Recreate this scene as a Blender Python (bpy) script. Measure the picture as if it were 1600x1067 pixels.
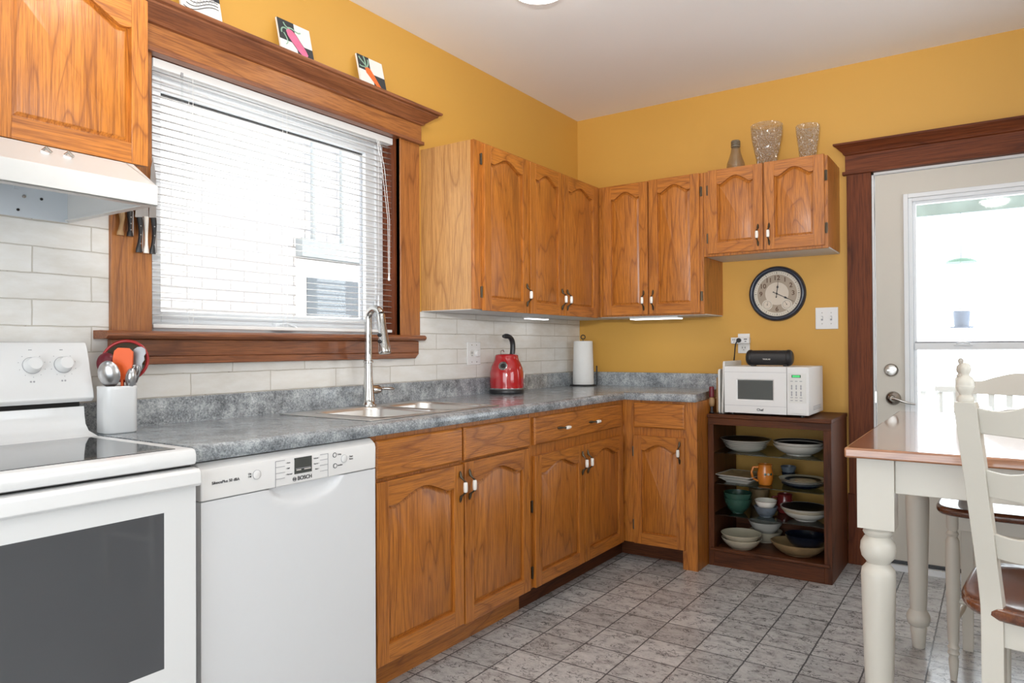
import bpy, bmesh, math, random
from mathutils import Vector, Matrix
random.seed(7)
for o in list(bpy.data.objects): bpy.data.objects.remove(o)
SC = bpy.context.scene
COL = SC.collection
pi = math.pi

# ------------------------------------------------------------------ camera
CAM = Vector((2.3100, -4.1769, 1.1613))
yaw, pit, rol, FPX = 0.5986, 0.0083, -0.0054, 1111.7
fw = Vector((-math.sin(yaw)*math.cos(pit), math.cos(yaw)*math.cos(pit), math.sin(pit)))
rt = Vector((math.cos(yaw), math.sin(yaw), 0)); up = rt.cross(fw)
rt2 = math.cos(rol)*rt + math.sin(rol)*up
up2 = -math.sin(rol)*rt + math.cos(rol)*up
cd = bpy.data.cameras.new('camera'); cam = bpy.data.objects.new('camera', cd); COL.objects.link(cam)
M = Matrix((rt2, up2, -fw)).transposed().to_4x4(); M.translation = CAM
cam.matrix_world = M
cd.sensor_width = 36; cd.lens = FPX*36/1600; cd.clip_start = 0.02
SC.camera = cam

# ------------------------------------------------------------------ world, exposure, lamps
w = bpy.data.worlds.new('sky'); SC.world = w; w.use_nodes = True
bg = w.node_tree.nodes['Background']
bg.inputs[0].default_value = (0.90, 0.95, 1.0, 1); bg.inputs[1].default_value = 5.0
SC.view_settings.view_transform = 'Standard'; SC.view_settings.look = 'None'
SC.view_settings.gamma = 1; SC.view_settings.use_curve_mapping = False
SC.view_settings.exposure = 0.22
LAMP_STRENGTH = 20.0      # frosted bowls of the ceiling lights
def portal(name, loc, direction, sx, sy):
    l = bpy.data.lights.new(name, 'AREA'); l.shape = 'RECTANGLE'; l.size = sx; l.size_y = sy
    l.cycles.is_portal = True
    o = bpy.data.objects.new(name, l); COL.objects.link(o); o.location = loc
    o.rotation_euler = Vector(direction).to_track_quat('-Z', 'Y').to_euler()
fl = bpy.data.lights.new('camera_flash', 'SPOT'); fl.energy = 190; fl.spot_size = math.radians(90); fl.spot_blend = .6; fl.shadow_soft_size = .06; fl.color = (1, .985, .96)
flo = bpy.data.objects.new('camera_flash', fl); COL.objects.link(flo); flo.location = (2.2, -4.15, 1.55)   # photographer's flash bounced off the ceiling
flo.rotation_euler = (Vector((1.0, -2.5, 2.67)) - flo.location).to_track_quat('-Z', 'Y').to_euler()
portal('daylight_window', (-0.13, -2.33, 1.68), (1, 0, 0), 0.93, 1.16)
portal('daylight_door', (2.2, 0.10, 1.15), (0, -1, 0), 0.6, 1.5)
portal('added_door_daylight', (2.1, -5.75, 1.1), (0, 1, 0), 2.3, 2.0)  # opening added behind the camera to let in fill daylight
portal('added_window_daylight', (3.95, -2.4, 1.5), (-1, 0, 0), 1.5, 1.2)  # added opening in the unseen right wall, more fill daylight

# ------------------------------------------------------------------ materials
MATS = {}
def newmat(name):
    m = bpy.data.materials.new(name); m.use_nodes = True
    nt = m.node_tree; b = nt.nodes['Principled BSDF']
    MATS[name] = m
    return m, nt, b
def N(nt, t, **kw):
    n = nt.nodes.new(t)
    for k, v in kw.items(): setattr(n, k, v)
    return n
def ramp(nt, stops, fac=None, interp='LINEAR'):
    r = N(nt, 'ShaderNodeValToRGB'); cr = r.color_ramp; cr.interpolation = interp
    while len(cr.elements) > len(stops): cr.elements.remove(cr.elements[-1])
    while len(cr.elements) < len(stops): cr.elements.new(0.5)
    for e, (p, c) in zip(cr.elements, stops):
        e.position = p; e.color = (c, c, c, 1) if isinstance(c, (int, float)) else (*c, 1)
    if fac is not None: nt.links.new(fac, r.inputs[0])
    return r.outputs[0]
def mth(nt, op, a, b=None, c=None):
    n = N(nt, 'ShaderNodeMath', operation=op)
    for i, v in enumerate((a, b, c)):
        if v is None: continue
        if isinstance(v, (int, float)): n.inputs[i].default_value = v
        else: nt.links.new(v, n.inputs[i])
    return n.outputs[0]
def mixc(nt, fac, a, b, mode='MIX'):
    n = N(nt, 'ShaderNodeMix', data_type='RGBA', blend_type=mode)
    if isinstance(fac, (int, float)): n.inputs[0].default_value = fac
    else: nt.links.new(fac, n.inputs[0])
    for i, v in ((6, a), (7, b)):
        if isinstance(v, tuple): n.inputs[i].default_value = (*v, 1)
        else: nt.links.new(v, n.inputs[i])
    return n.outputs[2]
def noise(nt, vec, scale, detail=2, rough=.5, dist=0):
    n = N(nt, 'ShaderNodeTexNoise'); n.inputs['Scale'].default_value = scale
    n.inputs['Detail'].default_value = detail; n.inputs['Roughness'].default_value = rough
    n.inputs['Distortion'].default_value = dist
    if vec is not None: nt.links.new(vec, n.inputs['Vector'])
    return n.outputs[0]
def coords(nt, scale=(1, 1, 1), loc=(0, 0, 0), rnd=0.0, kind='Object'):
    tc = N(nt, 'ShaderNodeTexCoord'); v = tc.outputs[kind]
    if rnd:
        oi = N(nt, 'ShaderNodeObjectInfo')
        vm = N(nt, 'ShaderNodeVectorMath', operation='MULTIPLY_ADD')
        cx = N(nt, 'ShaderNodeCombineXYZ')
        for i, k in enumerate((rnd, rnd*.73, rnd*.39)):
            nt.links.new(mth(nt, 'MULTIPLY', oi.outputs['Random'], k), cx.inputs[i])
        va = N(nt, 'ShaderNodeVectorMath', operation='ADD')
        nt.links.new(v, va.inputs[0]); nt.links.new(cx.outputs[0], va.inputs[1]); v = va.outputs[0]
    mp = N(nt, 'ShaderNodeMapping'); mp.inputs['Scale'].default_value = scale; mp.inputs['Location'].default_value = loc
    nt.links.new(v, mp.inputs[0]); return mp.outputs[0]
def bump(nt, b, h, strength=.2, dist=.002):
    n = N(nt, 'ShaderNodeBump'); n.inputs['Strength'].default_value = strength; n.inputs['Distance'].default_value = dist
    nt.links.new(h, n.inputs['Height']); nt.links.new(n.outputs[0], b.inputs['Normal'])
def flat(name, col, rough=.5, metal=0.0, emit=None, estr=0, coat=0, var=0.06, vscale=9, spec=.5):
    m, nt, b = newmat(name)
    b.inputs['Roughness'].default_value = rough; b.inputs['Metallic'].default_value = metal
    b.inputs['Coat Weight'].default_value = coat; b.inputs['Specular IOR Level'].default_value = spec
    n = noise(nt, coords(nt), vscale, 3)
    c = mixc(nt, n, tuple(x*(1-var) for x in col), tuple(min(1, x*(1+var)) for x in col))
    nt.links.new(c, b.inputs['Base Color'])
    if emit: b.inputs['Emission Color'].default_value = (*emit, 1); b.inputs['Emission Strength'].default_value = estr
    return m
def wood(name, axis, light, mid, dark, rough=.35, rings=17, seed=0, coat=.15, ringw=.8, fine=1.25, bs=.25, cr=.25):
    m, nt, b = newmat(name)
    s = [1, 1, 1]; s[axis] = .13
    v = coords(nt, tuple(s), (seed, seed*.7, seed*1.3), rnd=9.0)
    n1 = noise(nt, v, 5.0, 2.2, .45, .25)
    r = mth(nt, 'FRACT', mth(nt, 'MULTIPLY', n1, rings))
    rg = ramp(nt, [(0, 1.0), (.10*ringw, .35), (.35*ringw, .05), (.75, 0), (.93, .25), (1, 1.0)], r)
    s2 = [1, 1, 1]; s2[axis] = .035
    p = ramp(nt, [(.38, 0), (.58, 1)], noise(nt, coords(nt, tuple(s2), rnd=5.0), 210*fine, 3, .65))
    base = mixc(nt, noise(nt, coords(nt, tuple(s), rnd=3.0), 6, 2), light, mid)
    c = mixc(nt, mth(nt, 'MULTIPLY', rg, .62), base, dark)
    c2 = mixc(nt, mth(nt, 'MULTIPLY', mth(nt, 'SUBTRACT', 1.0, p), .55), c, dark)
    nt.links.new(c2, b.inputs['Base Color'])
    b.inputs['Roughness'].default_value = rough; b.inputs['Coat Weight'].default_value = coat
    b.inputs['Specular IOR Level'].default_value = .22 if rough >= .5 else .5
    b.inputs['Coat Roughness'].default_value = cr
    bump(nt, b, mth(nt, 'SUBTRACT', p, rg), bs, .0008)
    return m
OL, OM, OD = (.60, .222, .034), (.43, .135, .016), (.15, .036, .005)
for i, a in enumerate('xyz'):
    wood('oak_'+a, i, OL, OM, OD)
    wood('pine_'+a, i, (.48, .190, .048), (.34, .115, .025), (.12, .030, .007), rings=12)          # window casing
    wood('window_trim_'+a, i, (.34, .130, .052), (.24, .078, .030), (.09, .026, .012), rings=8)
    wood('dark_trim_'+a, i, (.21, .058, .018), (.14, .033, .010), (.05, .012, .005), rings=6, fine=.8, rough=.5, coat=0)
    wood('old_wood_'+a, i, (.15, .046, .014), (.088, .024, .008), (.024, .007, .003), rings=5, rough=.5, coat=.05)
    wood('table_wood_'+a, i, (.46, .21, .10), (.36, .145, .062), (.20, .07, .03), rings=5, rough=.2, coat=1.0, bs=.02, cr=.06)
wood('seat_wood', 1, (.20, .065, .026), (.14, .040, .016), (.06, .018, .01), rings=5, rough=.25, coat=.8, bs=.03, cr=.10)
wood('oak_side', 2, (.60, .33, .12), (.50, .25, .08), (.26, .11, .035), rings=12)  # same oak made paler: glare from the window put into the colour

# walls
def paint(name, col, bs=.12):
    m, nt, b = newmat(name)
    v = coords(nt)
    c = mixc(nt, noise(nt, v, 1.3, 2), tuple(x*.97 for x in col), tuple(x*1.03 for x in col))
    nt.links.new(c, b.inputs['Base Color']); b.inputs['Roughness'].default_value = .55
    bump(nt, b, noise(nt, v, 180, 3), bs, .001); return m
paint('ochre_paint', (.62, .335, .062))
paint('ceiling_paint', (.87, .87, .87), .3)
paint('white_room_paint', (.74, .70, .62))
# tiles painted white brick
m, nt, b = newmat('white_brick_tile')
tc = N(nt, 'ShaderNodeTexCoord'); sp = N(nt, 'ShaderNodeSeparateXYZ'); nt.links.new(tc.outputs['Object'], sp.inputs[0])
cb = N(nt, 'ShaderNodeCombineXYZ')
wob = mth(nt, 'MULTIPLY', mth(nt, 'SUBTRACT', noise(nt, coords(nt), 14, 2), .5), .006)
nt.links.new(mth(nt, 'ADD', mth(nt, 'ADD', sp.outputs[1], 3.098+.326*4), wob), cb.inputs[0])
nt.links.new(mth(nt, 'ADD', mth(nt, 'ADD', sp.outputs[2], -1.2315+.0768*26), wob), cb.inputs[1])
bk = N(nt, 'ShaderNodeTexBrick'); bk.offset = .5; nt.links.new(cb.outputs[0], bk.inputs['Vector'])
bk.inputs['Scale'].default_value = 1; bk.inputs['Brick Width'].default_value = .326; bk.inputs['Row Height'].default_value = .0768
bk.inputs['Mortar Size'].default_value = .0022; bk.inputs['Mortar Smooth'].default_value = .35
bk.inputs['Color1'].default_value = (.74, .71, .66, 1); bk.inputs['Color2'].default_value = (.66, .63, .58, 1)
bk.inputs['Mortar'].default_value = (.42, .37, .30, 1)
crk = ramp(nt, [(.0, 1), (.62, 1), (.70, .35)], noise(nt, coords(nt), 45, 4, .7))
mort = mixc(nt, crk, (.12, .09, .07), (.52, .48, .42))
c0 = mixc(nt, ramp(nt, [(.35, 0), (.75, 1)], noise(nt, coords(nt, (1, 1, 3)), 7, 5, .65)), bk.outputs['Color'], (.80, .79, .77))
c1 = mixc(nt, bk.outputs['Fac'], c0, mort)
nt.links.new(c1, b.inputs['Base Color']); b.inputs['Roughness'].default_value = .28
inv = mth(nt, 'SUBTRACT', 1.0, bk.outputs['Fac'])
hh = mth(nt, 'ADD', inv, mth(nt, 'MULTIPLY', noise(nt, coords(nt), 25, 3), .5)); bump(nt, b, hh, .6, .002)
# floor
m, nt, b = newmat('slate_floor_tile')
tc = N(nt, 'ShaderNodeTexCoord'); mp = N(nt, 'ShaderNodeMapping'); mp.inputs['Location'].default_value = (-.777+.188*20, .955+.1885*40, 0)
nt.links.new(tc.outputs['Object'], mp.inputs[0])
wv = mth(nt, 'MULTIPLY', mth(nt, 'SUBTRACT', noise(nt, coords(nt), 30, 3), .5), .006)
va = N(nt, 'ShaderNodeVectorMath', operation='ADD'); nt.links.new(mp.outputs[0], va.inputs[0]); nt.links.new(wv, va.inputs[1])
bk = N(nt, 'ShaderNodeTexBrick'); bk.offset = 0; nt.links.new(va.outputs[0], bk.inputs['Vector'])
bk.inputs['Scale'].default_value = 1; bk.inputs['Brick Width'].default_value = .188; bk.inputs['Row Height'].default_value = .1885
bk.inputs['Mortar Size'].default_value = .0032; bk.inputs['Mortar Smooth'].default_value = .3
bk.inputs['Color1'].default_value = (.60, .595, .59, 1); bk.inputs['Color2'].default_value = (.46, .455, .45, 1)
bk.inputs['Mortar'].default_value = (.1, .1, .1, 1)
mott = ramp(nt, [(.30, .30), (.48, .80), (.66, 1.0)], noise(nt, coords(nt, (1, 1.6, 1)), 14, 6, .78))
n2 = noise(nt, coords(nt, (1, 1.5, 1)), 26, 4, .6, .6)
d = mth(nt, 'ABSOLUTE', mth(nt, 'SUBTRACT', n2, .5))
crack = ramp(nt, [(0, 1), (.012, 1), (.024, 0)], d)
msk = ramp(nt, [(.47, 0), (.55, 1)], noise(nt, coords(nt), 17, 3, .6))
crack = mth(nt, 'MULTIPLY', crack, msk)
spk = ramp(nt, [(.60, 0), (.70, 1)], noise(nt, coords(nt, (1, 1.7, 1)), 120, 3, .7))
c0 = mixc(nt, 1.0, bk.outputs['Color'], mott, 'MULTIPLY')
c1 = mixc(nt, mth(nt, 'MULTIPLY', crack, .85), c0, (.05, .05, .052))
c1 = mixc(nt, mth(nt, 'MULTIPLY', spk, .6), c1, (.09, .09, .09))
c2 = mixc(nt, bk.outputs['Fac'], c1, (.10, .10, .105))
nt.links.new(c2, b.inputs['Base Color']); b.inputs['Roughness'].default_value = .21
h = mth(nt, 'SUBTRACT', mth(nt, 'SUBTRACT', 1.0, bk.outputs['Fac']), mth(nt, 'MULTIPLY', crack, .7))
h = mth(nt, 'ADD', h, mth(nt, 'MULTIPLY', noise(nt, coords(nt), 60, 4), .6)); bump(nt, b, h, .16, .002)
# laminate counter
m, nt, b = newmat('grey_laminate')
v = coords(nt)
n1 = noise(nt, v, 14, 6, .75); n2 = noise(nt, v, 170, 4, .75)
f = mth(nt, 'ADD', mth(nt, 'MULTIPLY', n1, .50), mth(nt, 'MULTIPLY', n2, .50))
c = ramp(nt, [(.38, (.10, .11, .12)), (.47, (.22, .24, .26)), (.55, (.38, .41, .43)), (.65, (.62, .65, .67))], f)
nt.links.new(c, b.inputs['Base Color']); b.inputs['Roughness'].default_value = .22; b.inputs['Coat Weight'].default_value = .2
bump(nt, b, noise(nt, v, 300, 2), .08, .0005)
# brushed steel
m, nt, b = newmat('brushed_steel')
b.inputs['Metallic'].default_value = 1; b.inputs['Base Color'].default_value = (.80, .79, .77, 1)
nt.links.new(ramp(nt, [(0, .27), (1, .33)], noise(nt, coords(nt, (1, .05, 1)), 60, 1)), b.inputs['Roughness'])
flat('chrome', (.56, .56, .55), .14, 1)
flat('nickel', (.46, .44, .41), .22, 1)
flat('white_enamel', (.80, .80, .80), .22, coat=.3, var=.01)
flat('white_plastic', (.78, .77, .76), .35, var=.015)
flat('dishwasher_white', (.74, .745, .76), .3, var=.01)
flat('hood_white', (.62, .61, .59), .35, var=.01); flat('hood_inner', (.62, .66, .70), .35, var=.04)
flat('vinyl_white', (.78, .80, .82), .4, var=.01)
flat('blind_white', (.80, .80, .79), .45, var=.01)
flat('door_cream', (.60, .56, .49), .38, var=.02)
flat('cream_paint', (.60, .565, .50), .35, var=.03)
flat('black_glass', (.02, .021, .023), .06, coat=.5)
flat('black_plastic', (.018, .018, .02), .35)
flat('black_metal', (.02, .02, .022), .4, .3)
flat('dark_gap', (.012, .011, .010), .8)
flat('oven_cavity', (.26, .265, .28), .5)
flat('brass_antique', (.10, .080, .055), .35, .8)
flat('porcelain', (.82, .78, .72), .15, coat=.5, var=.02)
flat('crock_white', (.80, .81, .82), .12, coat=.5, var=.01)
flat('kettle_red', (.42, .008, .012), .12, coat=.8)
flat('silicone_orange', (.90, .13, .02), .45)
flat('silicone_red', (.40, .01, .012), .3, coat=.3)
flat('dark_red_nylon', (.14, .008, .018), .35)
flat('steel_utensil', (.55, .55, .56), .28, 1); flat('tong_steel', (.33, .33, .34), .45, .8)
flat('grey_nylon', (.30, .30, .31), .4)
flat('paper_white', (.80, .79, .77), .85, var=.02, vscale=60)
flat('under_white', (.62, .61, .60), .5)
flat('text_black', (.03, .03, .035), .6)
flat('text_grey', (.35, .35, .37), .6)
flat('lcd_dark', (.07, .075, .07), .25)
flat('lcd_green', (.02, .25, .06), .3, emit=(.1, .9, .25), estr=.5)
flat('light_emit', (1, 1, 1), .4, emit=(1, .96, .89), estr=LAMP_STRENGTH); flat('light_emit_soft', (1, 1, 1), .4, emit=(1, .96, .89), estr=LAMP_STRENGTH*.55)
flat('strip_emit', (1, 1, 1), .4, emit=(.92, .96, 1), estr=3.0)
flat('clock_blue', (.012, .020, .040), .3, coat=.4)
flat('clock_ring', (.62, .56, .47), .5); flat('clock_face', (.36, .29, .22), .55); flat('clock_light', (.62, .54, .45), .55)
flat('canvas_white', (.80, .79, .76), .6, var=.01); flat('canvas_black', (.035, .04, .045), .6)
flat('egg_pink', (.72, .16, .30), .5, var=.35, vscale=25); flat('carrot_orange', (.80, .16, .03), .5, var=.15, vscale=30); flat('leaf_green', (.30, .48, .36), .5, var=.3, vscale=30)
flat('dish_white', (.62, .60, .55), .2, coat=.4); flat('dish_cream', (.56, .50, .38), .25, coat=.4, var=.15, vscale=14)
flat('dish_dark', (.012, .010, .010), .4); flat('dish_green', (.026, .078, .056), .25, coat=.3)
flat('dish_blue', (.13, .155, .19), .3, coat=.3, var=.5, vscale=45); flat('dish_navy', (.008, .011, .022), .12, coat=.6)
flat('dish_tan', (.30, .20, .10), .45, var=.35, vscale=30); flat('mug_orange', (.55, .17, .018), .2, coat=.5, var=.3, vscale=14)
flat('mug_red', (.18, .02, .02), .2, coat=.5, var=.3); flat('dish_brown', (.10, .045, .02), .4, var=.3)
flat('board_white', (.72, .71, .68), .4); flat('board_wood', (.34, .20, .09), .5)
flat('snow', (.85, .87, .9), .7); flat('feeder_blue', (.035, .055, .10), .5); flat('feeder_green', (.05, .12, .08), .5); flat('far_window', (.07, .085, .10), .3)
flat('rail_paint', (.26, .28, .29), .6); flat('awning_grey', (.12, .16, .15), .6, var=.6, vscale=6)
flat('bulb_amber', (.16, .13, .09), .2, coat=.4)
# thin window glass and thick clear glass
def glassmat(name, tint, gl=.06):
    m, nt, b = newmat(name); nt.nodes.remove(b); out = nt.nodes['Material Output']
    t = N(nt, 'ShaderNodeBsdfTransparent'); t.inputs[0].default_value = (*tint, 1)
    g = N(nt, 'ShaderNodeBsdfGlossy'); g.inputs['Roughness'].default_value = .03
    lw = N(nt, 'ShaderNodeLayerWeight'); lw.inputs[0].default_value = .5
    mx = N(nt, 'ShaderNodeMixShader'); nt.links.new(mth(nt, 'ADD', mth(nt, 'MULTIPLY', mth(nt, 'POWER', lw.outputs['Facing'], 4.0), .7), gl-.02), mx.inputs[0])
    nt.links.new(t.outputs[0], mx.inputs[1]); nt.links.new(g.outputs[0], mx.inputs[2]); nt.links.new(mx.outputs[0], out.inputs[0])
    return m, nt, g
def frost(nt, amt, col):
    out = nt.nodes['Material Output']; prev = out.inputs[0].links[0].from_socket
    d_ = N(nt, 'ShaderNodeBsdfDiffuse'); d_.inputs[0].default_value = (*col, 1); t_ = N(nt, 'ShaderNodeBsdfTranslucent'); t_.inputs[0].default_value = (*col, 1)
    a_ = N(nt, 'ShaderNodeMixShader'); a_.inputs[0].default_value = .5; nt.links.new(d_.outputs[0], a_.inputs[1]); nt.links.new(t_.outputs[0], a_.inputs[2])
    m_ = N(nt, 'ShaderNodeMixShader'); m_.inputs[0].default_value = amt; nt.links.new(prev, m_.inputs[1]); nt.links.new(a_.outputs[0], m_.inputs[2]); nt.links.new(m_.outputs[0], out.inputs[0])
glassmat('window_glass', (.97, .98, .98)); m, nt, g = glassmat('oven_glass', (.50, .51, .54), .10); frost(nt, .42, (.33, .335, .35)); glassmat('shelf_glass', (.55, .62, .60), .08)
m, nt, g = glassmat('crackle_glass', (.98, .97, .94), .22); frost(nt, .05, (.95, .92, .86))
n = N(nt, 'ShaderNodeBump'); n.inputs['Strength'].default_value = 1; n.inputs['Distance'].default_value = .02
vo = N(nt, 'ShaderNodeTexVoronoi', feature='DISTANCE_TO_EDGE'); vo.inputs['Scale'].default_value = 70
nt.links.new(coords(nt), vo.inputs['Vector']); nt.links.new(vo.outputs[0], n.inputs['Height']); nt.links.new(n.outputs[0], g.inputs['Normal'])
g.inputs['Roughness'].default_value = .08
m, nt, g = glassmat('bulb_glass', (.84, .79, .68), .10); frost(nt, .25, (.46, .42, .33))
# neighbour brick
m, nt, b = newmat('neighbour_brick')
tc = N(nt, 'ShaderNodeTexCoord'); sp = N(nt, 'ShaderNodeSeparateXYZ'); nt.links.new(tc.outputs['Object'], sp.inputs[0])
cb = N(nt, 'ShaderNodeCombineXYZ'); nt.links.new(sp.outputs[1], cb.inputs[0]); nt.links.new(sp.outputs[2], cb.inputs[1])
bk = N(nt, 'ShaderNodeTexBrick'); nt.links.new(cb.outputs[0], bk.inputs['Vector']); bk.inputs['Scale'].default_value = 1
bk.inputs['Brick Width'].default_value = .22; bk.inputs['Row Height'].default_value = .075; bk.inputs['Mortar Size'].default_value = .006
bk.inputs['Color1'].default_value = (.66, .66, .66, 1); bk.inputs['Color2'].default_value = (.60, .60, .61, 1); bk.inputs['Mortar'].default_value = (.27, .27, .28, 1)
nt.links.new(bk.outputs['Color'], b.inputs['Base Color']); b.inputs['Roughness'].default_value = .8

# ------------------------------------------------------------------ mesh helpers
class MB:
    def __init__(s): s.bm = bmesh.new(); s.mats = []
    def mi(s, m):
        if m not in s.mats: s.mats.append(m)
        return s.mats.index(m)
    def _fin(s, faces, m, recalc=True):
        i = s.mi(m)
        if recalc: bmesh.ops.recalc_face_normals(s.bm, faces=faces)
        for f in faces: f.material_index = i
    def box(s, x0, x1, y0, y1, z0, z1, m, rot=None, piv=None):
        x0, x1 = min(x0, x1), max(x0, x1); y0, y1 = min(y0, y1), max(y0, y1); z0, z1 = min(z0, z1), max(z0, z1)
        vs = [s.bm.verts.new(p) for p in ((x0,y0,z0),(x1,y0,z0),(x1,y1,z0),(x0,y1,z0),(x0,y0,z1),(x1,y0,z1),(x1,y1,z1),(x0,y1,z1))]
        fs = [s.bm.faces.new([vs[i] for i in q]) for q in ((0,3,2,1),(4,5,6,7),(0,1,5,4),(1,2,6,5),(2,3,7,6),(3,0,4,7))]
        s._fin(fs, m, False)
        if rot is not None:
            pv = Vector(piv)
            for v in vs: v.co = rot @ (v.co-pv) + pv
        return s
    def prism(s, poly, fn, d0, d1, m):
        a = [s.bm.verts.new(fn(u, w_, d0)) for u, w_ in poly]; b_ = [s.bm.verts.new(fn(u, w_, d1)) for u, w_ in poly]
        n = len(poly); fs = [s.bm.faces.new(a), s.bm.faces.new(b_[::-1])]
        for i in range(n): fs.append(s.bm.faces.new((a[i], b_[i], b_[(i+1) % n], a[(i+1) % n])))
        s._fin(fs, m); return s
    def loft(s, loops, m, cap0=True, cap1=True, closed=True):
        L = [[s.bm.verts.new(p) for p in lp] for lp in loops]; fs = []
        n = len(L[0])
        for a, b_ in zip(L, L[1:]):
            for i in range(n if closed else n-1): fs.append(s.bm.faces.new((a[i], a[(i+1) % n], b_[(i+1) % n], b_[i])))
        if cap0: fs.append(s.bm.faces.new(L[0][::-1]))
        if cap1: fs.append(s.bm.faces.new(L[-1]))
        s._fin(fs, m); return s
    def lathe(s, prof, c, m, axis='z', seg=32, cap=True, sx=1, sy=1):
        c = Vector(c)
        if isinstance(axis, str): ax = {'x': Vector((1,0,0)), 'y': Vector((0,1,0)), 'z': Vector((0,0,1))}[axis]
        else: ax = Vector(axis).normalized()
        t = Vector((1,0,0)) if abs(ax.x) < .9 else Vector((0,1,0))
        if ax.z > .99: e1, e2 = Vector((1,0,0)), Vector((0,1,0))
        else: e1 = ax.cross(t).normalized(); e2 = ax.cross(e1)
        loops = [[c + ax*z + e1*(max(r, 1e-5)*sx*math.cos(2*pi*k/seg)) + e2*(max(r, 1e-5)*sy*math.sin(2*pi*k/seg)) for k in range(seg)] for r, z in prof]
        return s.loft(loops, m, cap, cap)
    def tube(s, pts, rad, m, seg=10, cap=True):
        pts = [Vector(p) for p in pts]; n = len(pts)
        if not isinstance(rad, (list, tuple)): rad = [rad]*n
        loops = []; prev = None
        for i, p in enumerate(pts):
            t = (pts[min(i+1, n-1)] - pts[max(i-1, 0)]).normalized()
            if prev is None:
                a = Vector((0,0,1)) if abs(t.z) < .9 else Vector((1,0,0)); e1 = t.cross(a).normalized()
            else: e1 = (prev - t*prev.dot(t)).normalized()
            prev = e1; e2 = t.cross(e1)
            r = rad[i]; r1, r2 = (r if isinstance(r, (list, tuple)) else (r, r))
            loops.append([p + e1*(r1*math.cos(2*pi*k/seg)) + e2*(r2*math.sin(2*pi*k/seg)) for k in range(seg)])
        return s.loft(loops, m, cap, cap)
    def rbox(s, x0, x1, y0, y1, z0, z1, r, m, n=5):   # rounded vertical edges
        poly = rrect(x0, x1, y0, y1, r, n)
        return s.prism(poly, lambda u, w_, d: Vector((u, w_, d)), z0, z1, m)
def rrect(x0, x1, y0, y1, r, n=5):
    out = []
    for cx, cy, a in ((x1-r, y0+r, -90), (x1-r, y1-r, 0), (x0+r, y1-r, 90), (x0+r, y0+r, 180)):
        for k in range(n+1):
            t = math.radians(a+90*k/n); out.append((cx+r*math.cos(t), cy+r*math.sin(t)))
    return out
def bez(p0, p1, p2, p3, n=10):
    p = [Vector(q) for q in (p0, p1, p2, p3)]
    return [p[0]*(1-t)**3 + p[1]*3*t*(1-t)**2 + p[2]*3*t*t*(1-t) + p[3]*t**3 for t in [k/n for k in range(n+1)]]
def obj(name, mb, parent=None, bev=0, seg=2, smooth=35, sub=0, label=None, origin=None):
    me = bpy.data.meshes.new(name)
    off = Vector(origin) if origin else (Vector(parent['_o']) if parent is not None and '_o' in parent.keys() else Vector((0, 0, 0)))
    if off.length > 0:
        for v in mb.bm.verts: v.co -= off
    mb.bm.to_mesh(me); mb.bm.free()
    for m_ in mb.mats: me.materials.append(MATS[m_])
    for p in me.polygons: p.use_smooth = True
    me.set_sharp_from_angle(angle=math.radians(smooth))
    o = bpy.data.objects.new(name, me); COL.objects.link(o)
    if parent is not None:
        o.parent = parent; o['_o'] = list(off)
    elif origin: o.location = off; o['_o'] = list(off)
    if bev:
        b_ = o.modifiers.new('bevel', 'BEVEL'); b_.width = bev; b_.segments = seg; b_.limit_method = 'ANGLE'; b_.angle_limit = math.radians(40)
        b_.harden_normals = False
    if sub: 
        s_ = o.modifiers.new('subdivision', 'SUBSURF'); s_.levels = sub; s_.render_levels = sub
    if label: o['label'] = label
    return o
def tag(o, label, cat, group=None):
    o['label'] = label; o['category'] = cat
    if group: o['group'] = group
    return o
def thing(name, label, cat, loc, group=None):
    o = bpy.data.objects.new(name, None); COL.objects.link(o); o.location = loc; o['_o'] = list(loc); o.empty_display_size = .05
    return tag(o, label, cat, group)
def struct(name, mb, **k):
    o = obj(name, mb, **k)
    if o.parent is None: o['kind'] = 'structure'
    return o
def text(name, s, size, loc, rx, parent, mat='text_black', ext=.0004, align='CENTER', bold=0):
    cu = bpy.data.curves.new(name, 'FONT'); cu.body = s; cu.size = size; cu.extrude = ext; cu.align_x = align; cu.align_y = 'CENTER'; cu.offset = bold
    t = bpy.data.objects.new('tmp', cu); COL.objects.link(t)
    bpy.context.view_layer.update()
    me = bpy.data.meshes.new_from_object(t.evaluated_get(bpy.context.evaluated_depsgraph_get()))
    bpy.data.objects.remove(t)
    R = rx.to_4x4() if isinstance(rx, Matrix) else rx
    off = Vector(parent['_o']) if parent is not None and '_o' in parent.keys() else Vector((0,0,0))
    me.transform(Matrix.Translation(Vector(loc)-off) @ R)
    me.materials.clear(); me.materials.append(MATS[mat])
    o = bpy.data.objects.new(name, me); COL.objects.link(o)
    if parent is not None: o.parent = parent; o['_o'] = list(off)
    return o
RL = Matrix(((0, 0, 1), (1, 0, 0), (0, 1, 0)))      # text on a face looking +x
RB = Matrix(((1, 0, 0), (0, 0, -1), (0, 1, 0)))     # text on a face looking -y

CEIL = 2.672
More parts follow.
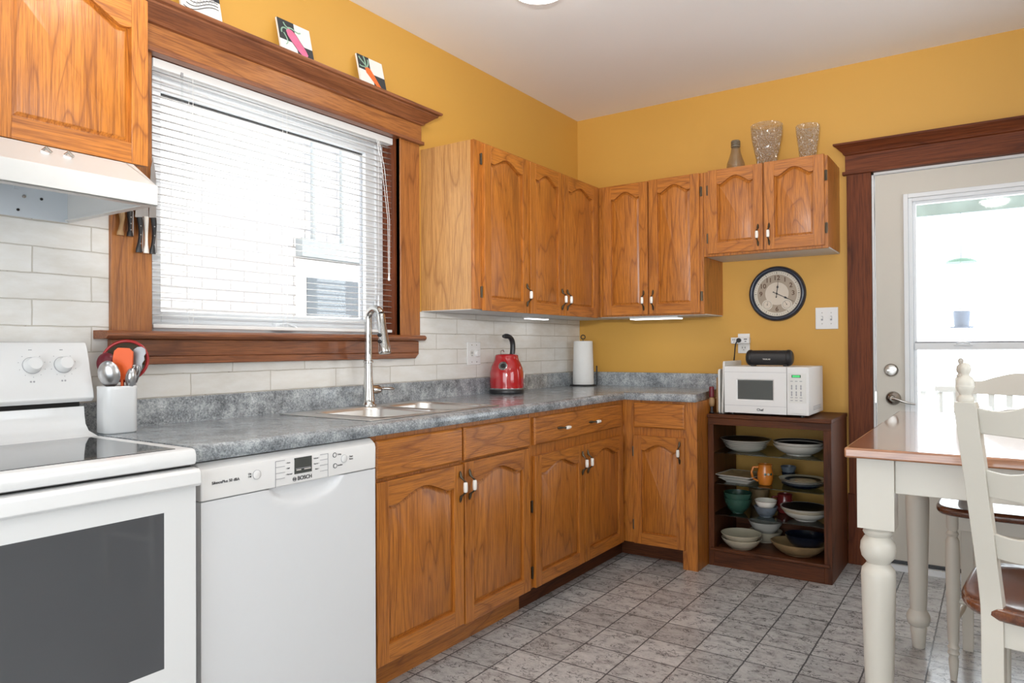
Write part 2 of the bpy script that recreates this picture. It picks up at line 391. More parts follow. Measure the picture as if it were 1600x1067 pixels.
# ------------------------------------------------------------------ room shell
struct('floor', MB().box(-.05, 3.9, -5.7, .12, -.06, 0, 'slate_floor_tile'))
struct('ceiling', MB().box(-.2, 4.0, -5.8, .15, CEIL, CEIL+.06, 'ceiling_paint'))
WY0, WY1, WZ0, WZ1 = -2.915, -1.742, 1.213, 2.150     # kitchen window opening
b_ = MB()
b_.box(-.15, 0, -5.7, WY0, 0, CEIL, 'ochre_paint').box(-.15, 0, WY1, .12, 0, CEIL, 'ochre_paint')
b_.box(-.15, 0, WY0, WY1, 0, WZ0, 'ochre_paint').box(-.15, 0, WY0, WY1, WZ1, CEIL, 'ochre_paint')
struct('wall_left', b_)
DX0, DX1, DZ = 1.765, 2.65, 2.072
b_ = MB()
b_.box(0, DX0, 0, .12, 0, CEIL, 'ochre_paint').box(DX1, 3.8, 0, .12, 0, CEIL, 'ochre_paint').box(DX0, DX1, 0, .12, DZ, CEIL, 'ochre_paint')
struct('wall_back', b_)
b_ = MB()
b_.box(3.8, 3.92, -5.7, -3.2, 0, CEIL, 'white_room_paint').box(3.8, 3.92, -1.6, 0, 0, CEIL, 'white_room_paint')
b_.box(3.8, 3.92, -3.2, -1.6, 0, .9, 'white_room_paint').box(3.8, 3.92, -3.2, -1.6, 2.1, CEIL, 'white_room_paint')
struct('wall_right', b_)
b_ = MB()
b_.box(-.15, .9, -5.7, -5.58, 0, CEIL, 'white_room_paint').box(3.3, 3.92, -5.7, -5.58, 0, CEIL, 'white_room_paint').box(.9, 3.3, -5.7, -5.58, 2.1, CEIL, 'white_room_paint')
struct('wall_near', b_)
for nm, bb in (('added_window_2', (3.84, 3.88, -3.2, -1.6, .9, 2.1)), ('added_door_2', (.9, 3.3, -5.66, -5.62, 0, 2.1))):  # unseen window and patio door, added so daylight fills the room
    x0, x1, y0, y1, z0, z1 = bb; b_ = MB(); g_ = MB(); f = .06
    if x1-x0 < .1:
        b_.box(x0, x1, y0, y1, z0, z0+f, 'vinyl_white').box(x0, x1, y0, y1, z1-f, z1, 'vinyl_white')
        for y in (y0, (y0+y1)/2-f/2, y1-f): b_.box(x0, x1, y, y+f, z0+f, z1-f, 'vinyl_white')
        g_.box((x0+x1)/2-.002, (x0+x1)/2+.002, y0+f, y1-f, z0+f, z1-f, 'window_glass')
    else:
        b_.box(x0, x1, y0, y1, z0, z0+f, 'vinyl_white').box(x0, x1, y0, y1, z1-f, z1, 'vinyl_white')
        for x in (x0, (x0+x1)/2-f/2, x1-f): b_.box(x, x+f, y0, y1, z0+f, z1-f, 'vinyl_white')
        g_.box(x0+f, x1-f, (y0+y1)/2-.002, (y0+y1)/2+.002, z0+f, z1-f, 'window_glass')
    o = struct(nm, b_); obj('glass_pane', g_, o)
# tile backsplash (white painted brick)
b_ = MB()
b_.box(0, .008, -5.0, -3.0455, .90, 1.70, 'white_brick_tile').box(0, .008, -3.0455, -1.6035, .90, 1.19, 'white_brick_tile').box(0, .008, -1.6035, -.0, .90, 1.336, 'white_brick_tile')
struct('trim_1', b_, label='white painted brick tile backsplash along the left wall')
# window casing, stool, header --------------------------------------------------
fx = .022
b_ = MB(); b_.box(0.0, fx, -3.046, -2.915, 1.22, 2.14, 'pine_z'); struct('trim_2', b_, bev=.002, label='left oak window casing')
b_ = MB(); b_.box(0.0, fx, -1.742, -1.604, 1.22, 2.14, 'pine_z')
b_.box(0.0, fx+.005, -1.742, -1.73, 1.22, 2.14, 'pine_z'); struct('trim_3', b_, bev=.002, label='right oak window casing')
fnL = lambda u, w_, d: Vector((d, u, w_))
# header with crown: profile in (x,z) swept along y, mitred returns
b_ = MB()
b_.box(0, .03, -3.05, -1.598, 2.150, 2.232, 'pine_y')
b_.box(0, .040, -3.062, -1.588, 2.136, 2.152, 'window_trim_y')
prof = [(.030, 2.228), (.040, 2.231), (.044, 2.240), (.052, 2.245), (.060, 2.252), (.078, 2.266), (.088, 2.272), (.090, 2.279), (.100, 2.281), (.104, 2.287), (.104, 2.294), (0, 2.294)]
e = [x-.03 for x, z in prof]
L0 = [Vector((x, -3.05-max(x-.03, 0), z)) for x, z in prof]; L1 = [Vector((x, -1.598+max(x-.03, 0), z)) for x, z in prof]
L0.append(Vector((0, -3.05, 2.228))); L1.append(Vector((0, -1.598, 2.228)))
b_.loft([L0, L1], 'window_trim_y')
struct('trim_4', b_, bev=.0012, label='window head with crown moulding')
# stool + apron
b_ = MB()
sp_ = [(0, 1.194), (.050, 1.194), (.066, 1.197), (.074, 1.205), (.074, 1.212), (.066, 1.219), (.052, 1.221), (0, 1.221)]
b_.loft([[Vector((x, -3.093+(.012 if 0 < k < 7 and x > .06 else 0), z)) for k, (x, z) in enumerate(sp_)], [Vector((x, -3.080, z)) for x, z in sp_], [Vector((x, -1.620, z)) for x, z in sp_], [Vector((x, -1.606-(.010 if x > .06 else 0), z)) for x, z in sp_]], 'window_trim_y')
b_.box(-.10, 0.0, WY0, WY1, 1.200, 1.221, 'window_trim_y')
struct('trim_5', b_, bev=.003, label='window stool')
b_ = MB()
b_.box(0, .030, -3.050, -1.622, 1.138, 1.194, 'window_trim_y')
b_.prism([(-3.045, 1.138), (-3.030, 1.112), (-1.650, 1.112), (-1.622, 1.138)], fnL, 0, .034, 'window_trim_y')
struct('trim_6', b_, bev=.003, label='apron board under the window stool')
# window jamb liner (dark wood) + vinyl frame + glass
b_ = MB()
b_.box(-.15, 0, WY0-.004, WY0+.012, WZ0, WZ1, 'dark_trim_z').box(-.15, 0, WY1-.012, WY1+.004, WZ0, WZ1, 'dark_trim_z').box(-.15, 0, WY0, WY1, WZ1-.012, WZ1, 'dark_trim_y')
wn = struct('window_1', b_)
b_ = MB(); y0, y1, z0, z1 = WY0+.012, WY1-.012, 1.221, WZ1-.012; X0, X1 = -.13, -.075
for (a, c, d, e_) in ((y0, y0+.045, z0, z1), (y1-.045, y1, z0, z1), (y0+.045, y1-.045, z0, z0+.035), (y0+.045, y1-.045, z1-.035, z1)): b_.box(X0, X1, a, c, d, e_, 'vinyl_white')
ys0, ys1, zs0, zs1 = y0+.042, y1-.042, z0+.030, z1-.035
for (a, c, d, e_) in ((ys0, ys0+.036, zs0, zs1), (ys1-.062, ys1, zs0, zs1), (ys0+.036, ys1-.062, zs0, zs0+.042), (ys0+.036, ys1-.062, zs1-.045, zs1)): b_.box(-.120, -.083, a, c, d, e_, 'vinyl_white')
fr = obj('window_frame', b_, wn, bev=.003)
obj('glass_pane', MB().box(-.103, -.100, ys0+.036, ys1-.062, zs0+.042, zs1-.045, 'window_glass'), wn)
b_ = MB(); b_.box(-.118, -.1035, ys0+.034, ys1-.058, zs1-.049, zs1-.043, 'dark_gap').box(-.118, -.1035, ys1-.066, ys1-.060, zs0+.04, zs1-.043, 'text_grey')
obj('glazing_gasket', b_, wn)
b_ = MB(); b_.box(-.075, -.050, -2.375, -2.275, 1.236, 1.262, 'vinyl_white'); b_.tube([(-.048, -2.36, 1.258), (-.042, -2.33, 1.262), (-.040, -2.29, 1.250)], .004, 'vinyl_white'); b_.tube([(-.040, -2.29, 1.25), (-.03, -2.285, 1.238)], .0045, 'vinyl_white')
obj('window_crank', b_, wn, bev=.003, label='white crank handle')
b_ = MB(); b_.box(-.075, -.068, -1.812, -1.796, 1.31, 1.39, 'vinyl_white'); b_.tube([(-.066, -1.804, 1.32), (-.055, -1.804, 1.35), (-.058, -1.80, 1.41)], [.006, .006, .004], 'vinyl_white')
obj('window_latch', b_, wn, bev=.002)
# ceiling line trims / baseboards
b_ = MB().box(1.640, 1.66, -.018, 0, 0, .12, 'dark_trim_x'); struct('baseboard_back', b_)

# ------------------------------------------------------------------ venetian blind
BY0, BY1 = -2.895, -1.757
bl = thing('venetian_blind', 'white venetian blind hanging open in the oak framed kitchen window', 'blind', (-.025, (BY0+BY1)/2, 1.228))
obj('headrail', MB().box(-.042, -.006, BY0, BY1, 2.106, 2.136, 'blind_white'), bl, bev=.002)
b_ = MB(); z = 2.094; k = 0
while z > 1.262:
    tilt = .0015
    for (xa, xb, za, zb) in ((-.036, -.024, z-.0012+tilt, z+.0005), (-.024, -.012, z+.0005, z-.0012-tilt)):
        vs = [b_.bm.verts.new(p) for p in ((xa, BY0+.004, za), (xb, BY0+.004, zb), (xb, BY1-.004, zb), (xa, BY1-.004, za))]
        f1 = b_.bm.faces.new(vs); f1.material_index = b_.mi('blind_white')
    z -= .0255 
o = obj('slats', b_, bl, smooth=60); sm = o.modifiers.new('solid', 'SOLIDIFY'); sm.thickness = .0009
obj('bottom_rail', MB().box(-.037, -.011, BY0+.002, BY1-.002, 1.232, 1.246, 'blind_white'), bl, bev=.003)
for y in (-2.750, -2.351, -1.845):
    for x in (-.037, -.0115): obj('ladder_cord', MB().tube([(x, y, 2.106), (x, y, 1.246)], .0009, 'blind_white', 5), bl)
b_ = MB(); b_.tube([(-.004, -2.795, 2.105), (-.002, -2.79, 1.42)], .0035, 'window_glass', 8); b_.box(-.008, -.002, -2.799, -2.791, 2.10, 2.114, 'text_grey')
obj('tilt_wand', b_, bl)
b_ = MB(); b_.tube([(-.004, -1.862, 2.105), (0, -1.835, 1.99), (.002, -1.80, 1.75), (0, -1.795, 1.5)], .0012, 'blind_white', 5); b_.tube([(-.004, -1.850, 2.105), (0, -1.820, 1.99), (.003, -1.790, 1.75), (0, -1.788, 1.5)], .0012, 'blind_white', 5); b_.lathe([(.002, .03), (.006, 0), (.004, -.004)], (0, -1.792, 1.475), 'blind_white', seg=10)
obj('lift_cords', b_, bl)

# ------------------------------------------------------------------ cabinets
def frameL(X): return lambda u, w_, d: Vector((X+d, u, w_))
def frameB(Y): return lambda u, w_, d: Vector((u, Y-d, w_))
def pull(cu, cw, fn, parent, vertical=True, length=.118):
    b_ = MB(); h = length/2
    def q(a, d, s_=0): return fn(cu+s_, cw+a, d) if vertical else fn(cu+a, cw+s_, d)
    for sg in (1, -1):
        pts = [q(sg*h, .003), q(sg*(h-.010), .0045), q(sg*(h-.022), .007), q(sg*(h-.030), .016), q(sg*(h-.037), .025), q(sg*.020, .028)]
        b_.tube(pts, [.002, .0055, .0058, .0034, .0034, .0055], 'brass_antique', 8)
    a, c = q(-.019, .028), q(.019, .028); ax = (c-a)
    b_.lathe([(.0060, 0), (.0078, .002), (.0086, .010), (.0088, .019), (.0086, .028), (.0078, .036), (.0060, .038)], a, 'porcelain', axis=tuple(ax), seg=14)
    return obj('handle', b_, parent, smooth=50, label='antique brass pull with a white porcelain grip')
def hinge(u, w_, fn, parent):
    b_ = MB(); p = [fn(u-.006, w_-.025, .0), fn(u+.006, w_+.025, .006)]
    b_.box(p[0].x, p[1].x, p[0].y, p[1].y, p[0].z, p[1].z, 'brass_antique')
    b_.tube([fn(u, w_-.027, .006), fn(u, w_+.027, .006)], .0035, 'brass_antique', 8)
    return obj('hinge', b_, parent)
def archline(u0, u1, wtop, amp, n=28):
    pts = []
    for k in range(n+1):
        t = k/n; s_ = min(t, 1-t)*2
        v = 0 if s_ < .16 else (s_-.16)/.84
        hgt = .5-.5*math.cos(pi*v**.9)
        dip = -.10*math.sin(pi*min(1, s_/.35)) if s_ < .35 else 0
        pts.append((u0+(u1-u0)*t, wtop+amp*(hgt+dip)))
    return pts
def cab_door(parent, fn, vm, hm, u0, u1, w0, w1, hside, hz, stile=.052, rail=.058, amp=.036, top=.078, th=.019, hinges=(), arch=True, pullv=True):
    b_ = MB(); ui0, ui1, wi0 = u0+stile, u1-stile, w0+rail
    wt = w1-top
    b_.prism([(u0, w0), (ui0, w0), (ui0, w1), (u0, w1)], fn, 0, th, vm)
    b_.prism([(ui1, w0), (u1, w0), (u1, w1), (ui1, w1)], fn, 0, th, vm)
    b_.prism([(ui0, w0), (ui1, w0), (ui1, wi0), (ui0, wi0)], fn, 0, th, hm)
    al = archline(ui0, ui1, wt, amp)
    b_.prism([(ui0, w1)] + al + [(ui1, w1)], fn, 0, th, hm)
    # raised panel
    def outl(i):
        a = archline(ui0+i, ui1-i, wt-i, amp)
        return [(ui0+i, wi0+i), (ui1-i, wi0+i)] + a[::-1]
    lo = []
    for i, d in ((-.003, .003), (.003, .0045), (.006, .0050), (.013, .0105), (.016, .0118)):
        lo.append([fn(u, w_, d) for u, w_ in outl(i)])
    back = [fn(u, w_, .001) for u, w_ in outl(-.003)]
    b_.loft([back]+lo, vm)
    d = obj('door', b_, parent, bev=.0028, seg=2, smooth=30)
    f2 = lambda u, w_, dd: fn(u, w_, dd+th)
    if hz is not None:
        pull((u1-.024) if hside > 0 else (u0+.024), hz, f2, d, pullv)
    for hw in hinges: hinge(u0-.007 if hside > 0 else u1+.007, hw, fn, d)
    return d
def front(parent, name, fn, hm, u0, u1, w0, w1, pulls=(), th=.019):
    b_ = MB(); e_ = .006
    b_.loft([[fn(*p, 0) for p in ((u0, w0), (u1, w0), (u1, w1), (u0, w1))], [fn(*p, th-.006) for p in ((u0, w0), (u1, w0), (u1, w1), (u0, w1))],
             [fn(*p, th) for p in ((u0+e_, w0+e_), (u1-e_, w0+e_), (u1-e_, w1-e_), (u0+e_, w1-e_))]], hm)
    d = obj(name, b_, parent, bev=.0015)
    for pu, pw in pulls: pull(pu, pw, lambda u, w_, dd: fn(u, w_, dd+th), d, vertical=False, length=.11)
    return d
UZ0, UZ1, UD = 1.340, 2.123, .326
# upper left single + double
fn = frameL(UD)
def carcass(parent, x0, x1, y0, y1, z0, z1, name='body', side=None, under=True):
    b_ = MB(); b_.box(x0, x1, y0, y1, z0, z1, 'oak_z')
    o = obj(name, b_, parent, bev=.001)
    return o
c = thing('wall_cabinet', 'oak wall cabinet with a single arched door, left of the corner beside the window', 'cabinet', (0.0, -1.35, UZ0))
obj('side_panel', MB().box(0.001, UD-.019, -1.573, -1.560, UZ0, UZ1, 'oak_side'), c, label='oak side panel with window glare in its paler colour')
obj('body', MB().box(0.001, UD-.019, -1.560, -1.131, UZ0+.003, UZ1, 'oak_side'), c)
obj('face_frame', MB().box(UD-.019, UD, -1.573, -1.131, UZ0, UZ1, 'oak_z'), c, bev=.001)
obj('underside', MB().box(.002, UD-.02, -1.572, -1.131, UZ0-.003, UZ0+.003, 'under_white'), c)
cab_door(c, fn, 'oak_z', 'oak_y', -1.515, -1.138, UZ0-.006, UZ1-.012, 1, 1.425, hinges=(2.04, 1.42))
c = thing('wall_cabinet', 'oak wall cabinet with two arched doors on the left wall, running into the corner', 'cabinet', (0.0, -.73, UZ0))
obj('body', MB().box(0.001, UD-.019, -1.130, -.327, UZ0+.003, UZ1, 'oak_z'), c)
obj('face_frame', MB().box(UD-.019, UD, -1.130, -.327, UZ0, UZ1, 'oak_z'), c, bev=.001)
obj('underside', MB().box(.002, UD-.02, -1.130, -.002, UZ0-.003, UZ0+.003, 'under_white'), c)
cab_door(c, fn, 'oak_z', 'oak_y', -1.121, -.787, UZ0-.006, UZ1-.012, 1, 1.422)
cab_door(c, fn, 'oak_z', 'oak_y', -.777, -.384, UZ0-.006, UZ1-.012, -1, 1.422)
fn = frameB(-UD)
c = thing('wall_cabinet', 'tall oak wall cabinet with two arched doors on the back wall beside the corner', 'cabinet', (.6, 0, UZ0))
obj('body', MB().box(.002, .972, -UD+.019, -.001, UZ0+.003, UZ1, 'oak_z'), c)
obj('face_frame', MB().box(.327, .972, -UD, -UD+.019, UZ0, UZ1, 'oak_z'), c, bev=.001)
obj('underside', MB().box(.327, .970, -UD+.02, -.002, UZ0-.003, UZ0+.003, 'under_white'), c)
cab_door(c, fn, 'oak_z', 'oak_x', .362, .646, UZ0+.008, UZ1-.008, 1, 1.428)
cab_door(c, fn, 'oak_z', 'oak_x', .656, .953, UZ0+.008, UZ1-.002, -1, 1.428, hinges=(2.02, 1.44))
c = thing('wall_cabinet', 'short oak wall cabinet with two small arched doors above the wall clock', 'cabinet', (1.29, 0, 1.66))
obj('body', MB().box(.973, 1.612, -UD+.019, -.001, 1.663, UZ1, 'oak_z'), c)
obj('face_frame', MB().box(.973, 1.612, -UD, -UD+.019, 1.655, UZ1, 'oak_z'), c, bev=.001)
obj('underside', MB().box(.975, 1.61, -UD+.02, -.002, 1.657, 1.663, 'under_white'), c)
cab_door(c, fn, 'oak_z', 'oak_x', 1.003, 1.296, 1.668, UZ1+.002, 1, 1.747, hinges=(2.02, 1.755), stile=.050)
cab_door(c, fn, 'oak_z', 'oak_x', 1.305, 1.598, 1.668, UZ1+.004, -1, 1.747, hinges=(2.02, 1.755), stile=.050)
# cabinet over the hood
fn = frameL(.326)
c = thing('wall_cabinet', 'oak cabinet above the white range hood, left of the window', 'cabinet', (0.0, -3.48, 1.68))
obj('body', MB().box(.0085, .307, -3.93, -3.100, 1.684, 2.30, 'oak_z'), c)
obj('face_frame', MB().box(.307, .326, -3.93, -3.100, 1.68, 2.30, 'oak_z'), c, bev=.001)
cab_door(c, fn, 'oak_z', 'oak_y', -3.485, -3.104, 1.674, 2.140, -1, None, stile=.046, rail=.056, top=.090, amp=.045)
cab_door(c, fn, 'oak_z', 'oak_y', -3.90, -3.495, 1.674, 2.140, 1, None, stile=.046, rail=.056, top=.090, amp=.045)
# base cabinets
BX = .607; fn = frameL(BX)
TK = .10
c = thing('base_cabinet', 'oak sink base cabinet with two plain top panels and two arched doors, beside the dishwasher', 'cabinet', (0.3, -2.03, 0))
obj('body', MB().box(.012, BX-.019, -2.508, -1.550, TK, .72, 'oak_z'), c)
obj('face_frame', MB().box(BX-.019, BX, -2.508, -1.550, TK, .873, 'oak_z'), c, bev=.001)
obj('toe_kick', MB().box(.03, .548, -2.508, -1.550, 0, TK, 'oak_y'), c)
front(c, 'top_panel', fn, 'oak_y', -2.498, -2.043, .728, .856)
front(c, 'top_panel', fn, 'oak_y', -2.031, -1.571, .728, .856)
cab_door(c, fn, 'oak_z', 'oak_y', -2.498, -2.040, .112, .717, 1, .636, stile=.055, rail=.06, top=.082, amp=.038)
cab_door(c, fn, 'oak_z', 'oak_y', -2.031, -1.571, .105, .722, -1, .636, stile=.055, rail=.06, top=.082, amp=.038)
c = thing('base_cabinet', 'oak base cabinet in the corner with one wide drawer above two arched doors', 'cabinet', (0.3, -1.08, 0))
obj('body', MB().box(.012, BX-.019, -1.549, -.612, TK, .872, 'oak_z'), c)
obj('face_frame', MB().box(BX-.019, BX, -1.549, -BX+.001, TK, .873, 'oak_z'), c, bev=.001)
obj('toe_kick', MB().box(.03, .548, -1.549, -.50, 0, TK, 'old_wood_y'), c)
front(c, 'drawer', fn, 'oak_y', -1.530, -.655, .728, .852, pulls=((-1.285, .787), (-.98, .787)))
cab_door(c, fn, 'oak_z', 'oak_y', -1.530, -1.082, .103, .681, 1, .594, stile=.052, hinges=(.46, .17))
cab_door(c, fn, 'oak_z', 'oak_y', -1.076, -.640, .103, .681, -1, .594, stile=.052)
fn = frameB(-BX)
c = thing('base_cabinet', 'narrow oak base cabinet with one arched door at the right end of the worktop', 'cabinet', (0.8, -.3, 0))
obj('body', MB().box(BX+.001, 1.018, -BX+.019, -.012, TK, .872, 'oak_z'), c)
obj('face_frame', MB().box(BX, .966, -BX, -BX+.019, TK, .873, 'oak_z'), c, bev=.001)
obj('end_post', MB().box(.947, 1.026, -BX-.001, -.30, 0, .873, 'oak_z'), c, bev=.001)
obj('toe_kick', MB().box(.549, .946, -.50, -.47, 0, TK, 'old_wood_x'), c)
front(c, 'drawer', fn, 'oak_x', .679, .966, .728, .860)
cab_door(c, fn, 'oak_z', 'oak_x', .679, .964, .103, .684, 1, .608, stile=.044, top=.074, amp=.03, hinges=(.595, .20))

# ------------------------------------------------------------------ worktop
ct = thing('worktop', 'grey speckled laminate worktop running in an L from the range to the microwave shelf', 'worktop', (.3, -1.5, .873))
# slab with sink cut-out (plan pieces) ; front edge rolled
SX0, SX1, SY0, SY1 = .105, .540, -2.440, -1.730
b_ = MB(); zt, zb = .914, .874; D = .628
plan = [(.012, -3.143), (D-.02, -3.143), (D-.02, SY0), (SX0, SY0)]
b_.box(.012, D-.015, -3.143, SY0, zb, zt, 'grey_laminate')
b_.box(.012, SX0, SY0, SY1, zb, zt, 'grey_laminate').box(SX1, D-.015, SY0, SY1, zb, zt, 'grey_laminate')
b_.box(.012, D-.015, SY1, -.012, zb, zt, 'grey_laminate')
b_.prism([(D-.015, -D+.015), (1.026, -D+.015), (.960, -.012), (D-.015, -.012)], lambda u, w_, d: Vector((u, w_, d)), zb, zt, 'grey_laminate')
er = [(-.015, zt), (-.004, zt-.0012), (.003, zt-.006), (.006, zt-.013), (.006, zt-.034), (.002, zt-.040), (-.015, zt-.040)]
l0 = [Vector((D+a, -3.143, z)) for a, z in er]; l1 = [Vector((D+a, -D-a, z)) for a, z in er]; l2 = [Vector((1.028, -D-a, z)) for a, z in er]
b_.loft([l0, l1, l2], 'grey_laminate')
obj('slab', b_, ct, smooth=40)
b_ = MB(); pr = [(.0085, .912), (.030, .912), (.026, .918), (.026, .990), (.023, .998), (.016, 1.000), (.0085, 1.000)]
l0 = [Vector((a, -3.143, z)) for a, z in pr]; l1 = [Vector((a, -a, z)) for a, z in pr]; l2 = [Vector((.952, -a, z)) for a, z in pr]
b_.loft([l0, l1, l2], 'grey_laminate'); obj('backsplash_strip', b_, ct, smooth=40)
# sink
sk = thing('kitchen_sink', 'stainless double bowl sink set into the grey worktop below the window', 'sink', (.32, -2.08, .914))
b_ = MB(); zt = .9175
ox0, ox1, oy0, oy1 = .080, .560, -2.462, -1.708
bowls = [(.165, .535, -2.375, -2.055, .17), (.165, .535, -2.015, -1.745, .15)]
# deck as strips around bowls
def deck(a, c, d, e_): b_.box(a, c, d, e_, .9145, zt, 'brushed_steel')
b1, b2 = bowls
deck(ox0, b1[0], oy0, oy1); deck(b1[1], ox1, oy0, oy1); deck(b1[0], b1[1], oy0, b1[2]); deck(b1[0], b1[1], b1[3], b2[2]); deck(b1[0], b1[1], b2[3], oy1)
obj('rim', b_, sk, bev=.0015)
for (x0, x1, y0, y1, dp) in bowls:
    b_ = MB(); r = .065
    lps = []
    for ins, z in ((-.012, zt+.0008), (-.004, zt+.002), (.0, zt), (.004, zt-.010), (.010, zt-dp+.03), (.022, zt-dp+.006), (.045, zt-dp)):
        lps.append([Vector((u, w_, z)) for u, w_ in rrect(x0+ins, x1-ins, y0+ins, y1-ins, max(r-ins*.3, .02), 6)])
    b_.loft(lps, 'brushed_steel', cap0=False, cap1=True)
    # corner fillers between square cut and rounded bowl
    bo = obj('bowl', b_, sk, smooth=60)
    b_ = MB(); b_.lathe([(.042, 0), (.040, .003), (.02, .001), (.0, .001)], ((x0+x1)/2, (y0+y1)/2, zt-dp+.0005), 'chrome', seg=24)
    obj('drain', b_, bo)
# faucet
fc = thing('faucet', 'tall chrome pull-down faucet with a side lever behind the sink', 'faucet', (.108, -2.03, .9175))
fx_, fy_ = .108, -2.03
b_ = MB(); b_.lathe([(.033, 0), (.034, .004), (.030, .010), (.0285, .012), (.026, .03), (.0215, .08), (.018, .12), (.0165, .165), (.0165, .18), (.021, .182), (.021, .190), (.016, .192), (.0155, .33)], (fx_, fy_, .9177), 'chrome', seg=28)
arc = [(fx_, fy_, 1.245)] + [(fx_+.040-.040*math.cos(t), fy_, 1.285+.042*math.sin(t)) for t in [pi*k/12 for k in range(0, 11)]]
b_.tube(arc, .0150, 'chrome', 16)
obj('spout', b_, fc, smooth=60)
b_ = MB(); top = Vector((fx_+.076, fy_, 1.300)); dirv = Vector((.135, 0, -1)).normalized()
b_.lathe([(.0150, -.004), (.0165, .006), (.0175, .04), (.0195, .08), (.0235, .125), (.0260, .150), (.0255, .160), (.022, .164), (.0, .162)], top, 'chrome', axis=tuple(dirv), seg=24)
sh = obj('spray_head', b_, fc, smooth=60)
b_ = MB()
for k, q in enumerate((.085, .112)):
    p = top + dirv*q + Vector((.0, -.0205-.002*k, 0)); b_.lathe([(.0, .003), (.006, .0028), (.008, 0)], p-Vector((0, .002, 0)), 'black_plastic', axis=(0, -1, 0), seg=14, sy=1.4)
obj('spray_button', b_, sh)
b_ = MB(); b_.lathe([(.019, 0), (.020, .035), (.017, .050), (.012, .055)], (fx_, fy_+.016, .985), 'chrome', axis='y', seg=20)
b_.tube([(fx_, fy_+.06, .985), (fx_+.002, fy_+.08, .987), (fx_+.003, fy_+.105, .986), (fx_+.004, fy_+.135, .984), (fx_+.005, fy_+.150, .982)], [.010, .0075, .006, .0085, .004], 'chrome', 12)
obj('lever', b_, fc, smooth=60)

# ------------------------------------------------------------------ range
rg = thing('electric_range', 'white electric range with black glass cooktop and oven window, at the left edge', 'range', (.33, -3.536, 0))
RY0, RY1 = -3.917, -3.156
b_ = MB(); b_.box(.02, .618, RY0, RY0+.02, .0, .868, 'white_enamel').box(.02, .618, RY1-.02, RY1, .0, .868, 'white_enamel').box(.02, .04, RY0+.02, RY1-.02, .0, .868, 'white_enamel')
b_.box(.04, .618, RY0+.02, RY1-.02, .05, .12, 'white_enamel')
obj('body', b_, rg)
b_ = MB(); cx = ((.06, .61), (RY0+.05, RY1-.05), (.28, .83)); t_ = .01
b_.box(.06, .07, RY0+.03, RY1-.03, .25, .85, 'oven_cavity').box(.07, .61, RY0+.03, RY1-.03, .25, .26, 'oven_cavity').box(.07, .61, RY0+.03, RY1-.03, .84, .85, 'oven_cavity').box(.07, .61, RY0+.03, RY0+.04, .26, .84, 'oven_cavity').box(.07, .61, RY1-.04, RY1-.03, .26, .84, 'oven_cavity')
obj('oven_cavity', b_, rg)
for zz in (.515, .415):
    b_ = MB()
    for y in [RY0+.045+k*.0335 for k in range(21)]: b_.tube([(.10, y, zz), (.60, y, zz)], .0018, 'steel_utensil', 5)
    for x in (.10, .35, .60): b_.tube([(x, RY0+.042, zz), (x, RY1-.042, zz)], .003, 'steel_utensil', 6)
    obj('oven_rack', b_, rg)
# cooktop
b_ = MB(); pr = [(.165, .872), (.645, .872), (.658, .876), (.662, .884), (.662, .900), (.656, .911), (.646, .914), (.165, .914)]
b_.loft([[Vector((x, RY0, z)) for x, z in pr], [Vector((x, RY1, z)) for x, z in pr]], 'white_enamel'); obj('cooktop', b_, rg, bev=.002)
obj('cooktop_glass', MB().box(.185, .628, RY0+.035, RY1-.035, .9135, .9155, 'black_glass'), rg, bev=.0008)
# riser and backguard
b_ = MB(); pr = [(.02, .90), (.178, .9142), (.160, .918), (.125, .926), (.105, .945), (.098, .975), (.096, .996), (.02, .996)]
b_.loft([[Vector((x, RY0, z)) for x, z in pr], [Vector((x, RY1-.004, z)) for x, z in pr]], 'white_enamel'); obj('riser', b_, rg, smooth=40)
b_ = MB(); b_.box(.02, .082, RY0+.01, RY1-.010, .994, 1.012, 'dark_gap'); obj('vent_gap', b_, rg)
b_ = MB(); pr = [(.02, 1.010), (.100, 1.010), (.112, 1.020), (.110, 1.034), (.070, 1.170), (.062, 1.181), (.050, 1.185), (.02, 1.185)]
b_.loft([[Vector((x, RY0+.002, z)) for x, z in pr], [Vector((x, RY1+.018, z)) for x, z in pr]], 'white_enamel'); bgd = obj('control_panel', b_, rg, bev=.003)
nrm = Vector((.136, 0, .040)).normalized(); axu = Vector((0, 1, 0)); axw = nrm.cross(axu)*-1
for ky in (-3.292, -3.212, -3.78, -3.86):
    cpt = Vector((.0855, ky, 1.118)); b_ = MB()
    b_.lathe([(.0225, -.002), (.0235, .002), (.0220, .006), (.0195, .010), (.0185, .024), (.0170, .027), (.0, .027)], cpt, 'white_enamel', axis=tuple(nrm), seg=28)
    b_.lathe([(.0242, -.002), (.0242, .001), (.0230, .0015)], cpt, 'text_grey', axis=tuple(nrm), seg=28, cap=False)
    up_ = Vector((-nrm.z, 0, nrm.x))
    kb = obj('knob', b_, rg, smooth=40)
    b_ = MB(); 
    for k in range(9):
        a_ = math.radians(-230+k*35); p = cpt + (axu*math.cos(a_) + up_*math.sin(a_))*.034 + nrm*.0006
        b_.lathe([(.0, .0006), (.0011, .0005), (.0011, 0)], p, 'text_grey', axis=tuple(nrm), seg=6)
    p = cpt + up_*.045 + nrm*.0006; b_.box(p.x-.001, p.x+.0006, p.y-.004, p.y+.004, p.z-.001, p.z+.001, 'text_grey')
    p = cpt - up_*.047 + nrm*.0006; b_.lathe([(.0, .0006), (.0026, .0005), (.0026, 0)], p, 'text_grey', axis=tuple(nrm), seg=8); b_.lathe([(.0, .0006), (.0026, .0005), (.0026, 0)], p-axu*.008, 'text_grey', axis=tuple(nrm), seg=8)
    obj('dial_marks', b_, rg)
